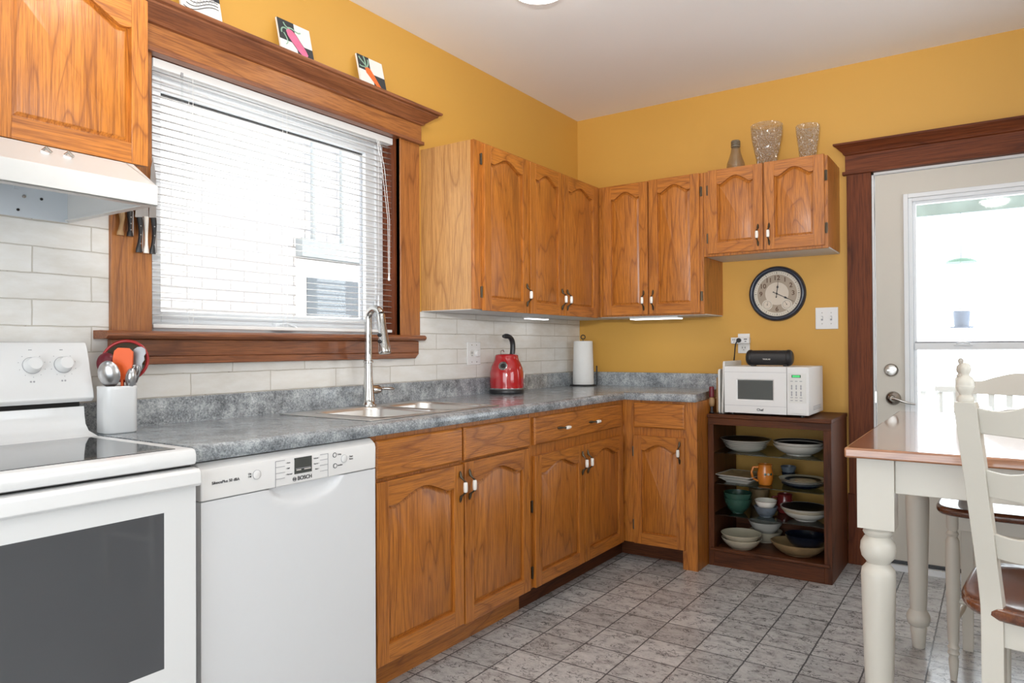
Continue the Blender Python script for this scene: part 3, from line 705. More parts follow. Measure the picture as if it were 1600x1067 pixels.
obj('door_gap', MB().box(.60, .640, RY0+.002, RY1-.002, .868, .8725, 'dark_gap'), rg)
# oven door
b_ = MB(); oy0, oy1, oz0, oz1 = -3.835, -3.238, .398, .770
b_.box(.622, .660, RY0, oy0, .20, .822, 'white_enamel').box(.622, .660, oy1, RY1-.001, .20, .822, 'white_enamel').box(.622, .660, oy0, oy1, .20, oz0, 'white_enamel').box(.622, .660, oy0, oy1, oz1, .822, 'white_enamel')
od = obj('oven_door', b_, rg)
obj('oven_window', MB().box(.6565, .6590, oy0, oy1, oz0, oz1, 'oven_glass'), od)
b_ = MB(); pr = [(.622, .822), (.660, .822), (.676, .824), (.682, .830), (.680, .858), (.672, .866), (.650, .8675), (.622, .8675)]
b_.loft([[Vector((x, RY0, z)) for x, z in pr], [Vector((x, RY1+.001, z)) for x, z in pr]], 'white_enamel'); obj('door_handle', b_, od, bev=.0015)
obj('storage_drawer', MB().box(.622, .660, RY0, RY1, .03, .195, 'white_enamel'), rg, bev=.004)

# ------------------------------------------------------------------ dishwasher
dw = thing('dishwasher', 'white built-in dishwasher with a small display, between range and sink cabinet', 'dishwasher', (.3, -2.82, 0))
DY0, DY1 = -3.128, -2.513
obj('body', MB().box(.03, .585, DY0+.005, DY1-.002, .0, .868, 'dark_gap'), dw)
b_ = MB(); pr = [(.586, .772), (.636, .772), (.637, .840), (.633, .852), (.612, .868), (.586, .868)]
b_.loft([[Vector((x, DY0, z)) for x, z in pr], [Vector((x, DY1, z)) for x, z in pr]], 'white_plastic'); pn = obj('control_panel', b_, dw, bev=.003, smooth=30)
# door: flat with scooped grip
b_ = MB()
nY = 48; nZ = 26; X = .634; rows = []
for j in range(nZ+1):
    z = .768*(j/nZ)**.72 if False else .03 + (.770-.03)*(1-(1-j/nZ)**2.2)
    row = []
    for i in range(nY+1):
        y = DY0 + (DY1-DY0)*i/nY
        cyc = (y+2.79)/.125; dd = 0
        if abs(cyc) < 1:
            edge = .770-.050*math.sqrt(1-cyc*cyc)
            if z > edge: dd = -.016*min(1, (z-edge)/.012)
        row.append(Vector((X+dd, y, z)))
    rows.append(row)
V = [[b_.bm.verts.new(p) for p in r] for r in rows]; fs = []
for j in range(nZ):
    for i in range(nY): fs.append(b_.bm.faces.new((V[j][i], V[j][i+1], V[j+1][i+1], V[j+1][i])))
for f in fs: f.material_index = b_.mi('dishwasher_white')
b_.box(.586, X-.018, DY0, DY1, .03, .770, 'dishwasher_white').box(X-.018, X, DY0, DY0+.001, .03, .770, 'dishwasher_white').box(X-.018, X, DY1-.001, DY1, .03, .770, 'dishwasher_white')
obj('door', b_, dw, smooth=60)
obj('toe_panel', MB().box(.53, .56, DY0+.003, DY1-.002, 0.0, .028, 'black_plastic'), dw)
px = .6373
def ring(mb, y, z, r0, r1, m, x=px): mb.lathe([(r1, 0), (r1, .0012), (r0, .0012), (r0, 0)], (x-.0004, y, z), m, axis='x', seg=24, cap=False)
for by_, bz_, br_ in ((-2.964, .818, .012), (-2.650, .820, .0115)):
    b_ = MB(); b_.lathe([(br_, 0), (br_, .002), (br_-.0015, .003), (0, .003)], (px-.001, by_, bz_), 'white_plastic', axis='x', seg=24); ring(b_, by_, bz_, br_-.0002, br_+.0008, 'text_grey'); obj('button', b_, pn)
for by_, bz_ in ((-2.688, .836), (-2.686, .803)):
    b_ = MB(); ring(b_, by_, bz_, .0057, .0074, 'text_black'); b_.lathe([(.0058, 0), (.0055, .0015), (0, .0018)], (px-.0006, by_, bz_), 'white_plastic', axis='x', seg=20); obj('button', b_, pn)
b_ = MB(); b_.box(px-.001, px+.0012, -2.838, -2.776, .800, .846, 'lcd_dark'); dsp = obj('display', b_, pn)
b_ = MB(); b_.box(px+.0012, px+.0016, -2.834, -2.780, .814, .8155, 'text_grey').box(px+.0012, px+.0016, -2.832, -2.815, .8095, .8120, 'porcelain').box(px+.0012, px+.0016, -2.804, -2.780, .8095, .8120, 'porcelain')
obj('display_marks', b_, dsp)
b_ = MB(); lw = .0007
b_.box(px-.0005, px+.0004, -2.903-lw, -2.903+lw, .772, .845, 'text_grey')
for z in (.845, .828, .811, .795): b_.box(px-.0005, px+.0004, -2.903, -2.871, z-lw, z+lw, 'text_grey')
b_.box(px-.0005, px+.0004, -2.714-lw, -2.714+lw, .775, .845, 'text_grey')
for z in (.844, .828, .812, .795): b_.box(px-.0005, px+.0004, -2.744, -2.714, z-lw, z+lw, 'text_grey')
obj('printed_lines', b_, pn)
text('lettering', 'BOSCH', .016, (px, -2.801, .786), RL, pn, bold=.0002)
b_ = MB(); ring(b_, -2.838, .786, .0050, .0060, 'text_black'); b_.box(px-.0004, px+.0006, -2.841, -2.8395, .7835, .7885, 'text_black').box(px-.0004, px+.0006, -2.8365, -2.835, .7835, .7885, 'text_black').box(px-.0004, px+.0006, -2.8395, -2.8365, .7855, .7865, 'text_black')
obj('emblem', b_, pn)
text('lettering', 'SilencePlus 50 dBA', .0105, (px, -3.058, .815), RL, pn, bold=.0001)
for z, s_ in ((.836, 'Auto'), (.820, 'Half'), (.803, 'Normal')): text('lettering', '• '+s_, .0058, (px, -2.868, z), RL, pn, align='LEFT')
for z, s_ in ((.836, 'Delicate •'), (.820, 'Express •'), (.804, 'Rinse •')): text('lettering', s_, .0052, (px, -2.748, z), RL, pn, align='RIGHT')
text('lettering', 'Delay', .0065, (px, -2.676, .836), RL, pn, align='LEFT'); text('lettering', 'Sanitize', .0065, (px, -2.676, .803), RL, pn, align='LEFT')
text('lettering', 'Start', .0075, (px, -2.628, .824), RL, pn, align='LEFT'); text('lettering', 'Reset', .0065, (px, -2.628, .816), RL, pn, align='LEFT')
text('lettering', 'On\nOff', .0075, (px, -2.986, .819), RL, pn)

# ------------------------------------------------------------------ range hood
hd = thing('range_hood', 'white range hood under the oak cabinet, above the range', 'range hood', (.25, -3.54, 1.55))
HY0, HY1 = -3.93, -3.165
b_ = MB(); t_ = .004
def sheet(poly, y0, y1, m='hood_white'): b_.loft([[Vector((x, y0, z)) for x, z in poly], [Vector((x, y1, z)) for x, z in poly]], m)
sheet([(.012, 1.672), (.345, 1.672), (.345, 1.668), (.012, 1.668)], HY0, HY1)
# sloping canopy: slanted right end
T = [Vector((.345, HY0, 1.672)), Vector((.345, HY1+.020, 1.672)), Vector((.500, HY1, 1.588)), Vector((.500, HY0, 1.588))]
b_.loft([T, [p - Vector((.003, 0, .005)) for p in T]], 'hood_white')
sheet([(.496, 1.535), (.502, 1.535), (.502, 1.589), (.496, 1.589)], HY0, HY1+.001)
sheet([(.468, 1.535), (.502, 1.535), (.502, 1.539), (.468, 1.539)], HY0, HY1+.001)
obj('canopy', b_, hd, bev=.0015)
b_ = MB()
b_.prism([(.012, 1.541), (.500, 1.536), (.500, 1.588), (.345, 1.672), (.012, 1.672)], lambda u, w_, d: Vector((u, d, w_)), HY1-.004, HY1, 'hood_white')
b_.prism([(.04, 1.541), (.500, 1.536), (.500, 1.540), (.04, 1.545)], lambda u, w_, d: Vector((u, d, w_)), HY1-.022, HY1, 'hood_white')
obj('end_panel', b_, hd)
b_ = MB()
b_.box(.012, .016, HY0, HY1-.004, 1.541, 1.672, 'hood_inner').box(.012, .358, HY0, HY1-.004, 1.655, 1.660, 'hood_inner')
b_.box(.020, .26, HY0, HY1-.30, 1.585, 1.655, 'hood_inner')
obj('inner_pan', b_, hd)
b_ = MB()
for y, z in ((-3.30, 1.56), (-3.36, 1.556), (-3.24, 1.60), (-3.36, 1.62)): b_.lathe([(.004, 0), (.004, .002), (0, .002)], (.0162, y, z), 'dark_gap', axis='x', seg=10)
b_.lathe([(.005, 0), (.005, .003), (0, .004)], (.0162, -3.285, 1.60), 'nickel', axis='x', seg=12)
b_.box(.0165, .024, -3.312, -3.300, 1.618, 1.645, 'hood_inner')
obj('screw', b_, hd)
for y in (-3.392, -3.342):
    b_ = MB(); p = Vector((.408, y, 1.640)); nn = Vector((.084, 0, .155)).normalized()
    b_.lathe([(.010, -.002), (.010, .002), (.007, .003), (0, .003)], p, 'white_plastic', axis=tuple(nn), seg=18)
    b_.tube([p+nn*.002+Vector((-.006, -.004, .003)), p+nn*.012, p+nn*.004+Vector((.006, .012, -.003))], [.003, .0045, .003], 'nickel', 8)
    obj('switch', b_, hd)
b_ = MB(); b_.box(.27, .40, -3.72, -3.50, 1.600, 1.640, 'strip_emit'); obj('lamp', b_, hd)

# ------------------------------------------------------------------ knives on the casing
ms = MB(); ms.box(.0225, .034, -3.045, -2.905, 1.635, 1.66, 'black_metal')
tag(obj('magnetic_knife_rack', ms, origin=(.028, -2.975, 1.647)), 'narrow magnetic knife rack on the left window casing behind the hood', 'knife rack')
def knife(y, ztop, zend, hm, wdt, label, blade=.15, x=.048, straight=False):
    t = thing('kitchen_knife', label, 'knife', (x, y, zend), 'knives hanging on the magnetic rack'); b_ = MB()
    zb_ = ztop
    b_.prism([(y-wdt*.6, zb_), (y+wdt*.6, zb_), (y+wdt*.55, zb_+blade*.7), (y+wdt*.1, zb_+blade), (y-wdt*.3, zb_+blade*.8)], fnL, .0345, .0362, 'steel_utensil')
    obj('blade', b_, t)
    b_ = MB(); n = 9; pts = []; rad = []
    for k in range(n+1):
        u = k/n; pts.append((.041, y + (0 if straight else .003*math.sin(u*5)), zb_ - u*(zb_-zend)))
        rad.append((wdt*.5*(.72 + .22*math.cos(u*5.2) + (.22 if u > .8 else 0)), .0068))
    b_.tube(pts, rad, hm, 12); o = obj('handle', b_, t, smooth=50)
    if hm == 'black_plastic':
        b_ = MB()
        for u in (.25, .5, .75): b_.lathe([(.0022, 0), (.002, .0015), (0, .0015)], (.0474, y, zb_-u*(zb_-zend)), 'steel_utensil', axis='x', seg=8)
        b_.box(.0405, .0416, y+wdt*.42, y+wdt*.56, zend+.004, zb_, 'steel_utensil'); obj('rivet', b_, o)
    return t
knife(-3.024, 1.60, 1.520, 'board_wood', .022, 'leftmost hanging kitchen tool, brown wooden handle with steel rim', .06)
knife(-2.997, 1.60, 1.520, 'black_plastic', .020, 'short black handled knife, second from the left on the rack', .07, straight=True)
knife(-2.966, 1.585, 1.472, 'black_plastic', .020, 'black riveted knife left of the white handled knife', .10)
knife(-2.945, 1.590, 1.472, 'porcelain', .017, 'knife with a plain white handle among the black ones', .12, straight=True)
knife(-2.921, 1.590, 1.472, 'black_plastic', .020, 'rightmost black handled knife, next to the blind', .20)

# ------------------------------------------------------------------ canvases on the window head
def canvas(y0, y1, label, art):
    h_ = .152; x0 = .060; lean = .035
    loc = (x0, (y0+y1)/2, 2.2945)
    t = thing('picture_canvas', label, 'picture', loc, 'small vegetable paintings on the window head')
    yc = (y0+y1)/2; L = math.sqrt(h_**2-lean**2)
    def F(u, w_, d):     # u,w in 0..1 ; leaning back
        return Vector((x0 - lean*w_ + d*.97, y0+(y1-y0)*u, 2.2945+L*w_ + d*.2))
    b_ = MB(); b_.prism([(0, 0), (1, 0), (1, 1), (0, 1)], F, -.009, 0, 'canvas_white'); obj('panel', b_, t)
    b_ = MB()
    for (a, c, d, e_) in art['checks']: b_.prism([(a, c), (d, c), (d, e_), (a, e_)], F, .0002, .0006, 'canvas_black')
    obj('checks', b_, t)
    def stroke(mb, pts, wd, m, d=.0012):
        P = [Vector((p[0], p[1], 0)) for p in pts]; l_, r_ = [], []
        for i, p in enumerate(P):
            tt = (P[min(i+1, len(P)-1)]-P[max(i-1, 0)]).normalized(); n_ = Vector((-tt.y, tt.x, 0)); ww = wd[i] if isinstance(wd, (list, tuple)) else wd
            l_.append(p+n_*ww); r_.append(p-n_*ww)
        poly = [(q.x, q.y) for q in l_+r_[::-1]]; mb.prism(poly, F, d*.5, d, m)
    for nm, pts, wd, m, d in art['strokes']:
        b_ = MB(); stroke(b_, pts, wd, m, d); obj(nm, b_, t)
    return t
q_ = lambda *a: [(p.x, p.y) for p in bez(*[(x, y, 0) for x, y in a], n=12)]
canvas(-2.427, -2.270, 'small canvas of a pink eggplant on black and white squares', dict(
    checks=[(0, .42, .5, 1), (.5, 0, 1, .42)],
    strokes=[('outline', q_((.22, .74), (.42, .70), (.55, .30), (.82, .16)), [.05, .10, .13, .145, .15, .15, .145, .14, .14, .14, .13, .11, .06], 'text_black', .0012),
             ('eggplant', q_((.24, .73), (.42, .69), (.55, .30), (.80, .17)), [.04, .08, .115, .13, .135, .135, .13, .125, .125, .125, .115, .09, .04], 'egg_pink', .0018),
             ('leaf', q_((.18, .92), (.20, .82), (.28, .80), (.34, .78)), .018, 'leaf_green', .002), ('leaf', q_((.08, .60), (.06, .76), (.2, .80), (.27, .73)), .018, 'leaf_green', .002),
             ('leaf', q_((.28, .80), (.45, .88), (.55, .70), (.68, .80)), .018, 'leaf_green', .002), ('leaf', q_((.14, .62), (.22, .5), (.28, .36), (.16, .30)), .012, 'leaf_green', .002)]))
canvas(-2.013, -1.860, 'small canvas of an orange carrot on black and white squares', dict(
    checks=[(0, .55, .46, 1), (.52, 0, 1, .50)],
    strokes=[('carrot', [(.28, .66), (.36, .56), (.50, .40), (.65, .22), (.86, .02)], [.05, .12, .10, .075, .02], 'carrot_orange', .0016),
             ('leaf', q_((.30, .66), (.25, .78), (.12, .80), (.06, .92)), .02, 'leaf_green', .002), ('leaf', q_((.30, .66), (.28, .8), (.30, .88), (.24, .98)), .02, 'leaf_green', .002),
             ('leaf', q_((.32, .66), (.38, .74), (.42, .80), (.40, .92)), .02, 'leaf_green', .002), ('leaf', q_((.28, .64), (.16, .66), (.12, .60), (.04, .66)), .016, 'leaf_green', .002)]))
ln = []
for k in range(6): ln.append(('scroll', q_((.05+.08*k, .20+.10*k), (.35+.05*k, .02+.12*k), (.6, .5+.07*k), (.94, .42+.08*k)), .009, 'text_black', .0012))
for k in range(7): ln.append(('scroll', q_((.30+.08*k, .32+.04*k), (.33+.08*k, .48+.04*k), (.42+.08*k, .34+.04*k), (.38+.08*k, .28+.05*k)), .006, 'text_grey', .0014))
canvas(-2.832, -2.678, 'small canvas with a dark outlined leafy vegetable drawing, cut by the top edge', dict(checks=[(.5, .62, 1, 1)], strokes=ln))

# ------------------------------------------------------------------ things on the worktop
kt = thing('electric_kettle', 'glossy red electric kettle with black handle on the worktop', 'kettle', (.128, -1.030, .914))
kx, ky = .128, -1.030
b_ = MB(); b_.lathe([(.080, 0), (.082, .004), (.082, .016), (.080, .020)], (kx, ky, .9142), 'black_plastic', seg=40)
obj('base', b_, kt)
b_ = MB(); b_.lathe([(.0795, .020), (.0815, .023), (.0815, .028)], (kx, ky, .9142), 'chrome', seg=40); obj('trim_ring', b_, kt)
b_ = MB(); b_.lathe([(.0805, .028), (.081, .06), (.080, .100), (.0755, .122), (.066, .145), (.058, .160), (.0555, .175), (.055, .182), (.050, .187), (.03, .190), (0, .191)], (kx, ky, .9142), 'kettle_red', seg=48)
obj('body', b_, kt, smooth=60)
b_ = MB(); b_.tube([(kx-.012, ky-.030, 1.103), (kx-.012, ky-.030, 1.118), (kx-.012, ky-.010, 1.122), (kx-.012, ky-.005, 1.112)], .0022, 'chrome', 8); obj('lid_loop', b_, kt)
hp = bez((kx+.005, ky+.038, 1.095), (kx+.008, ky+.050, 1.165), (kx+.006, ky+.040, 1.195), (kx+.004, ky-.030, 1.188), 12)
b_ = MB(); b_.tube(hp, [(.011, .013)]*10+[(.012, .013), (.012, .013), (.008, .009)], 'black_plastic', 14); obj('handle', b_, kt, smooth=60)
b_ = MB()   # spout emblem disc facing the camera-left, with lens
gd = Vector((.62, -.78, .25)).normalized(); gp = Vector((kx, ky, 1.046)) + Vector((gd.x, gd.y, 0)).normalized()*.067
gd2 = Vector((.30, -.92, .35)).normalized(); gp = Vector((kx, ky, 0)) + Vector((.36, -.93, 0))*.0690 + Vector((0, 0, 1.047))
b_.lathe([(.021, -.004), (.021, .004), (.018, .006), (.017, .004)], gp, 'chrome', axis=tuple(gd2), seg=26); b_.lathe([(.017, .0035), (0, .005)], gp, 'black_glass', axis=tuple(gd2), seg=26)
obj('gauge', b_, kt, label='round chrome rimmed gauge')
sd_ = Vector((.75, .66, 0)).normalized(); sp2 = Vector((kx, ky, .998)) + sd_*.0785
b_ = MB(); b_.lathe([(.018, 0), (.018, .003), (.014, .004), (0, .004)], sp2, 'porcelain', axis=tuple(sd_), seg=22, sy=1.2); b_.lathe([(.010, .004), (0, .0055)], sp2, 'feeder_green', axis=tuple(sd_), seg=16)
b_.lathe([(.009, 0), (.009, .003), (0, .003)], Vector((kx, ky, .955)) + sd_*.0795, 'porcelain', axis=tuple(sd_), seg=4, sy=1)
obj('badge', b_, kt)
for ch in [c_ for c_ in kt.children]:
    ch.data.transform(Matrix.Diagonal((1.15, 1.15, 1.12, 1)))
# paper towel
tx, ty = .118, -.155
pt = thing('paper_towel_holder', 'black metal paper towel stand in the corner of the worktop', 'towel holder', (tx, ty, .914))
b_ = MB(); b_.lathe([(.086, 0), (.088, .003), (.086, .007), (0, .009)], (tx, ty, .9142), 'black_metal', seg=36); obj('base', b_, pt)
b_ = MB(); b_.tube([(tx, ty, .92), (tx, ty, 1.205)], .005, 'black_metal'); lp_ = [(tx+.010*math.sin(t), ty+.010*math.sin(t), 1.215+.0-.013*math.cos(t)+.010) for t in [2*pi*k/16 for k in range(17)]]; b_.tube(lp_, .003, 'black_metal', 8)
obj('post', b_, pt)
b_ = MB(); b_.tube([(tx+.068, ty+.055, .92), (tx+.068, ty+.055, 1.035)], .004, 'black_metal'); b_.lathe([(.006, 0), (.003, .006), (0, .01)], (tx+.068, ty+.055, 1.033), 'black_metal', seg=10); obj('tension_arm', b_, pt)
b_ = MB(); b_.lathe([(.019, .0), (.066, 0), (.0675, .004), (.064, .15), (.0605, .272), (.059, .276), (.019, .276), (.019, 0)], (tx, ty, .9235), 'paper_white', seg=40, cap=False)
tag(obj('paper_towel_roll', b_, origin=(tx, ty, .9235), smooth=50), 'white paper towel roll standing on the black holder', 'paper towels')
# utensil crock
cx_, cy_ = .140, -3.086
ck = MB(); t0 = .002
outer = lambda i, r: rrect(cx_-.040+i, cx_+.040-i, cy_-.050+i, cy_+.048-i, r, 6)
ck.loft([[Vector((u, w_, z)) for u, w_ in outer(i, r)] for i, r, z in ((.004, .022, .9142), (.0, .026, .9182), (0, .026, 1.043), (-.001, .027, 1.051), (.001, .025, 1.0535), (.005, .021, 1.051), (.005, .021, .925), (.010, .018, .920))], 'crock_white')
tag(obj('utensil_crock', ck, origin=(cx_, cy_, .9142), smooth=50), 'white ceramic crock full of cooking utensils beside the range', 'crock')
def utensil(name, label, foot, neck, hm, build):
    t = thing(name, label, 'utensil', foot, 'utensils in the white crock')
    b_ = MB(); b_.tube([foot, neck], [.0045, .004], hm, 8); obj('handle', b_, t)
    b_ = MB(); m = build(b_, Vector(neck), (Vector(neck)-Vector(foot)).normalized()); obj('head', b_, t, smooth=60)
    return t
VD = Vector((.62, -.70, .0)).normalized()    # direction the heads turn to (towards the room)
def plate(b_, pts, th, m, axis_u, axis_w, c, nrm_, cup=0):
    # thin shaped blade: outline in (u,w) with thickness
    b_.prism(pts, lambda u, w_, d: c + axis_u*u + axis_w*w_ + nrm_*(d + cup*(u*u)), -th/2, th/2, m)
def spoonhead(rw, rh, m, holes=False):
    def f(b_, p, ax):
        side = ax.cross(VD).normalized()*-1; nn = side.cross(ax).normalized()
        c = p + ax*(rh*.85); loops = []
        for r_, dd in ((1, 0.0), (.97, -.0015), (.75, -.008), (.4, -.012), (.02, -.013)):
            loops.append([c + side*(rw*r_*math.cos(2*pi*k/28)) + ax*(rh*r_*math.sin(2*pi*k/28)) + nn*(dd) for k in range(28)])
        back = [[q - nn*.0018 for q in lp] for lp in loops]
        b_.loft(back[::-1]+loops, m, True, True)
        if holes:
            for a_ in (0, 60, 120, 180, 240, 300, None):
                h_ = c + nn*(-.006) + ((side*math.cos(math.radians(a_))*rw*.52 + ax*math.sin(math.radians(a_))*rh*.52) if a_ is not None else Vector((0, 0, 0))) + nn*(0 if a_ is not None else -.006)
                b_.lathe([(.0035, 0), (.0033, .002), (0, .002)], h_, 'porcelain', axis=tuple(nn), seg=10)
    return f
utensil('serving_spoon', 'large steel spoon leaning left in the white crock', (.150, -3.092, .930), (.158, -3.114, 1.056), 'steel_utensil', spoonhead(.031, .040, 'steel_utensil'))
utensil('slotted_spoon', 'dark red slotted spoon at the back left of the crock', (.140, -3.085, .930), (.112, -3.098, 1.090), 'dark_red_nylon', spoonhead(.029, .034, 'dark_red_nylon', True))
def spat(b_, p, ax):
    side = ax.cross(VD).normalized()*-1; nn = side.cross(ax).normalized()
    plate(b_, [(-.012, 0), (.012, 0), (.026, .030), (.029, .060), (.026, .084), (.016, .094), (-.014, .094), (-.026, .084), (-.027, .050), (-.024, .028)], .007, 'silicone_orange', side, ax, p, nn)
utensil('spatula', 'bright orange silicone spatula in the middle of the crock', (.150, -3.085, .930), (.156, -3.080, 1.072), 'silicone_orange', spat)
utensil('table_spoon', 'small shiny steel spoon at the front of the crock', (.150, -3.070, .930), (.172, -3.066, 1.052), 'steel_utensil', spoonhead(.016, .030, 'steel_utensil'))
def tongs(b_, p, ax):
    side = ax.cross(VD).normalized()*-1; nn = side.cross(ax).normalized()
    for sx_ in (0, 1):
        out = [(-.010, -.02), (.006, -.02)]
        R_ = [(.010, .01), (.015, .025), (.0185, .035), (.017, .042), (.023, .052), (.021, .062), (.024, .074), (.018, .084), (.008, .088), (-.004, .084), (-.010, .072), (-.007, .062), (-.012, .052), (-.008, .04), (-.012, .025)]
        plate(b_, out+R_, .002, 'tong_steel', side, ax, p + nn*(.010 if sx_ else -.004) + side*(.006*sx_), nn, cup=-12)
    b_.tube([p-ax*.07+side*-.008, p+ax*.0], .004, 'tong_steel')
utensil('serving_tongs', 'steel scalloped serving tongs sticking out to the right of the crock', (.144, -3.080, .930), (.160, -3.041, 1.082), 'steel_utensil', tongs)
def whisk(b_, p, ax):
    side = ax.cross(VD).normalized()*-1; nn = side.cross(ax).normalized()
    for a_ in (0, 45, 90, 135):
        d_ = side*math.cos(math.radians(a_)) + nn*math.sin(math.radians(a_))
        b_.tube([p + d_*(.016*math.sin(pi*min(1, u*1.05))*(.55+.45*math.sin(pi*u/2))*sg) + ax*(.060*math.sin(pi*u/2)) for sg, us in ((1, [k/8 for k in range(9)]), (-1, [k/8 for k in range(7, -1, -1)])) for u in us], .0013, 'steel_utensil', 5)
utensil('whisk', 'wire whisk beside the orange spatula', (.150, -3.075, .930), (.168, -3.058, 1.056), 'steel_utensil', whisk)
def skim(b_, p, ax):
    side = ax.cross(VD).normalized()*-1; nn = side.cross(ax).normalized(); c = p+ax*.062
    b_.tube([c + side*.066*math.cos(2*pi*k/32) + ax*.062*math.sin(2*pi*k/32) for k in range(33)], .005, 'silicone_red', 8)
    for r_ in (.9,): b_.loft([[c - nn*.002 + side*.063*math.cos(2*pi*k/32) + ax*.059*math.sin(2*pi*k/32) for k in range(32)], [c + nn*.000 + side*.063*math.cos(2*pi*k/32) + ax*.059*math.sin(2*pi*k/32) for k in range(32)]], 'shelf_glass')
utensil('splatter_screen', 'round strainer with a red silicone rim behind the other utensils', (.134, -3.078, .930), (.114, -3.056, 1.066), 'silicone_red', skim)

# ------------------------------------------------------------------ outlets, switches
def plate_L(y, z, label):
    t = thing('wall_switch', label, 'switch', (.0085, y, z)); b_ = MB(); b_.box(.0085, .014, y-.058, y+.058, z-.060, z+.060, 'white_plastic'); obj('plate', b_, t, bev=.003)
    b_ = MB(); b_.lathe([(.018, 0), (.017, .014), (.015, .016), (0, .016)], (.0135, y+.022, z), 'white_plastic', axis='x', seg=24); obj('dimmer_knob', b_, t)
    b_ = MB(); b_.lathe([(.021, 0), (.021, .002), (.0, .002)], (.0138, y-.020, z), 'board_white', axis='x', seg=24)
    b_.box(.015, .0165, y-.027, y-.024, z-.002, z+.010, 'text_black').box(.015, .0165, y-.016, y-.013, z-.002, z+.010, 'text_black'); b_.lathe([(.0028, 0), (.0028, .001)], (.0155, y-.020, z-.010), 'text_black', axis='x', seg=8); obj('socket', b_, t)
    b_ = MB()
    for dy, dz in ((-.02, .045), (.022, .045), (-.02, -.045), (.022, -.045)): b_.lathe([(.003, 0), (.0025, .001), (0, .001)], (.0138, y+dy, z+dz), 'nickel', axis='x', seg=8)
    obj('screw', b_, t)
plate_L(-1.168, 1.130, 'white dimmer and outlet plate on the tiled wall left of the red kettle')
t = thing('wall_switch', 'white double toggle switch plate beside the door casing, below the clock', 'switch', (1.542, 0, 1.31))
obj('plate', MB().box(1.485, 1.600, -.006, -.0005, 1.252, 1.370, 'white_plastic'), t, bev=.002)
for x in (1.519, 1.565):
    b_ = MB(); b_.box(x-.005, x+.005, -.0075, -.006, 1.299, 1.323, 'text_grey'); b_.box(x-.004, x+.004, -.018, -.006, 1.308, 1.320, 'white_plastic'); obj('toggle', b_, t)
    b_ = MB(); [b_.lathe([(.0028, 0), (.002, .001), (0, .001)], (x, -.006, zz), 'nickel', axis=(0, -1, 0), seg=8) for zz in (1.281, 1.341)]; obj('screw', b_, t)
t = thing('wall_outlet', 'white wall outlet on the yellow wall above the microwave', 'outlet', (1.094, 0, 1.177))
obj('plate', MB().box(1.060, 1.128, -.006, -.0005, 1.120, 1.234, 'white_plastic'), t, bev=.002)
b_ = MB(); b_.lathe([(.019, 0), (.019, .002), (0, .002)], (1.094, -.006, 1.150), 'board_white', axis=(0, -1, 0), seg=24, sy=.85)
b_.box(1.085, 1.088, -.0095, -.0075, 1.148, 1.158, 'text_black').box(1.100, 1.103, -.0095, -.0075, 1.148, 1.158, 'text_black').box(1.092, 1.096, -.0095, -.0075, 1.138, 1.142, 'text_black'); obj('socket', b_, t)
t = thing('outlet_adapter', 'white multi-outlet adapter plugged into the outlet above the microwave', 'adapter', (1.080, -.006, 1.193))
obj('housing', MB().box(1.028, 1.134, -.038, -.0062, 1.176, 1.212, 'white_plastic'), t, bev=.003)
b_ = MB(); b_.box(1.040, 1.043, -.0395, -.038, 1.194, 1.203, 'text_black').box(1.050, 1.053, -.0395, -.038, 1.194, 1.203, 'text_black').box(1.045, 1.049, -.0395, -.038, 1.183, 1.187, 'text_black')
b_.box(1.104, 1.122, -.0395, -.038, 1.199, 1.204, 'text_black').box(1.108, 1.118, -.0395, -.038, 1.187, 1.191, 'text_black'); obj('slots', b_, t)
b_ = MB(); b_.lathe([(.012, 0), (.013, .018), (.010, .022), (0, .022)], (1.078, -.0384, 1.195), 'black_plastic', axis=(0, -1, 0), seg=16)
b_.tube(bez((1.076, -.056, 1.194), (1.055, -.07, 1.18), (1.060, -.05, 1.12), (1.040, -.035, 1.05), 12)+[Vector((1.035, -.03, .95)), Vector((1.034, -.025, .83))], .0035, 'black_plastic', 8)
tag(obj('power_cord', b_, origin=(1.078, -.05, 1.195)), 'black power cord plugged into the adapter, hanging behind the microwave', 'cord')

# ------------------------------------------------------------------ wall clock
kx, kz, R = 1.283, 1.457, .156
ck = thing('wall_clock', 'round wall clock with dark blue frame and beige dial on the yellow wall', 'clock', (kx, 0, kz))
YA = (0, -1, 0)
b_ = MB(); b_.lathe([(R, 0), (R, .010), (R-.006, .024), (R-.014, .030), (R-.022, .027), (R-.027, .016), (R-.029, .010), (R-.029, 0)], (kx, -.0005, kz), 'clock_blue', axis=YA, seg=64); obj('frame', b_, ck, smooth=60)
b_ = MB(); b_.lathe([(R-.028, 0), (R-.028, .010), (0, .010)], (kx, -.0005, kz), 'clock_ring', axis=YA, seg=64); dl = obj('dial', b_, ck)
def disc(r, d, m, cx0=kx, cz0=kz, nm='dial_field', par=None):
    b_ = MB(); b_.lathe([(r, 0), (r, .0004), (0, .0004)], (cx0, -.0106-d, cz0), m, axis=YA, seg=48); return obj(nm, b_, par or dl)
disc(.108, .0, 'clock_face'); disc(.064, .0006, 'clock_light')
b_ = MB()
for k in range(60):
    a_ = 2*pi*k/60; r0, r1 = (.116, .122) if k % 5 else (.113, .123); c0 = Vector((math.sin(a_), 0, math.cos(a_))); s0 = Vector((math.cos(a_), 0, -math.sin(a_)))*(.0007 if k % 5 else .0014)
    P0 = Vector((kx, 0, kz)); q = [P0+c0*r0-s0, P0+c0*r1-s0, P0+c0*r1+s0, P0+c0*r0+s0]
    b_.loft([[p+Vector((0, -.0106, 0)) for p in q], [p+Vector((0, -.0112, 0)) for p in q]], 'text_black')
obj('minute_marks', b_, dl)
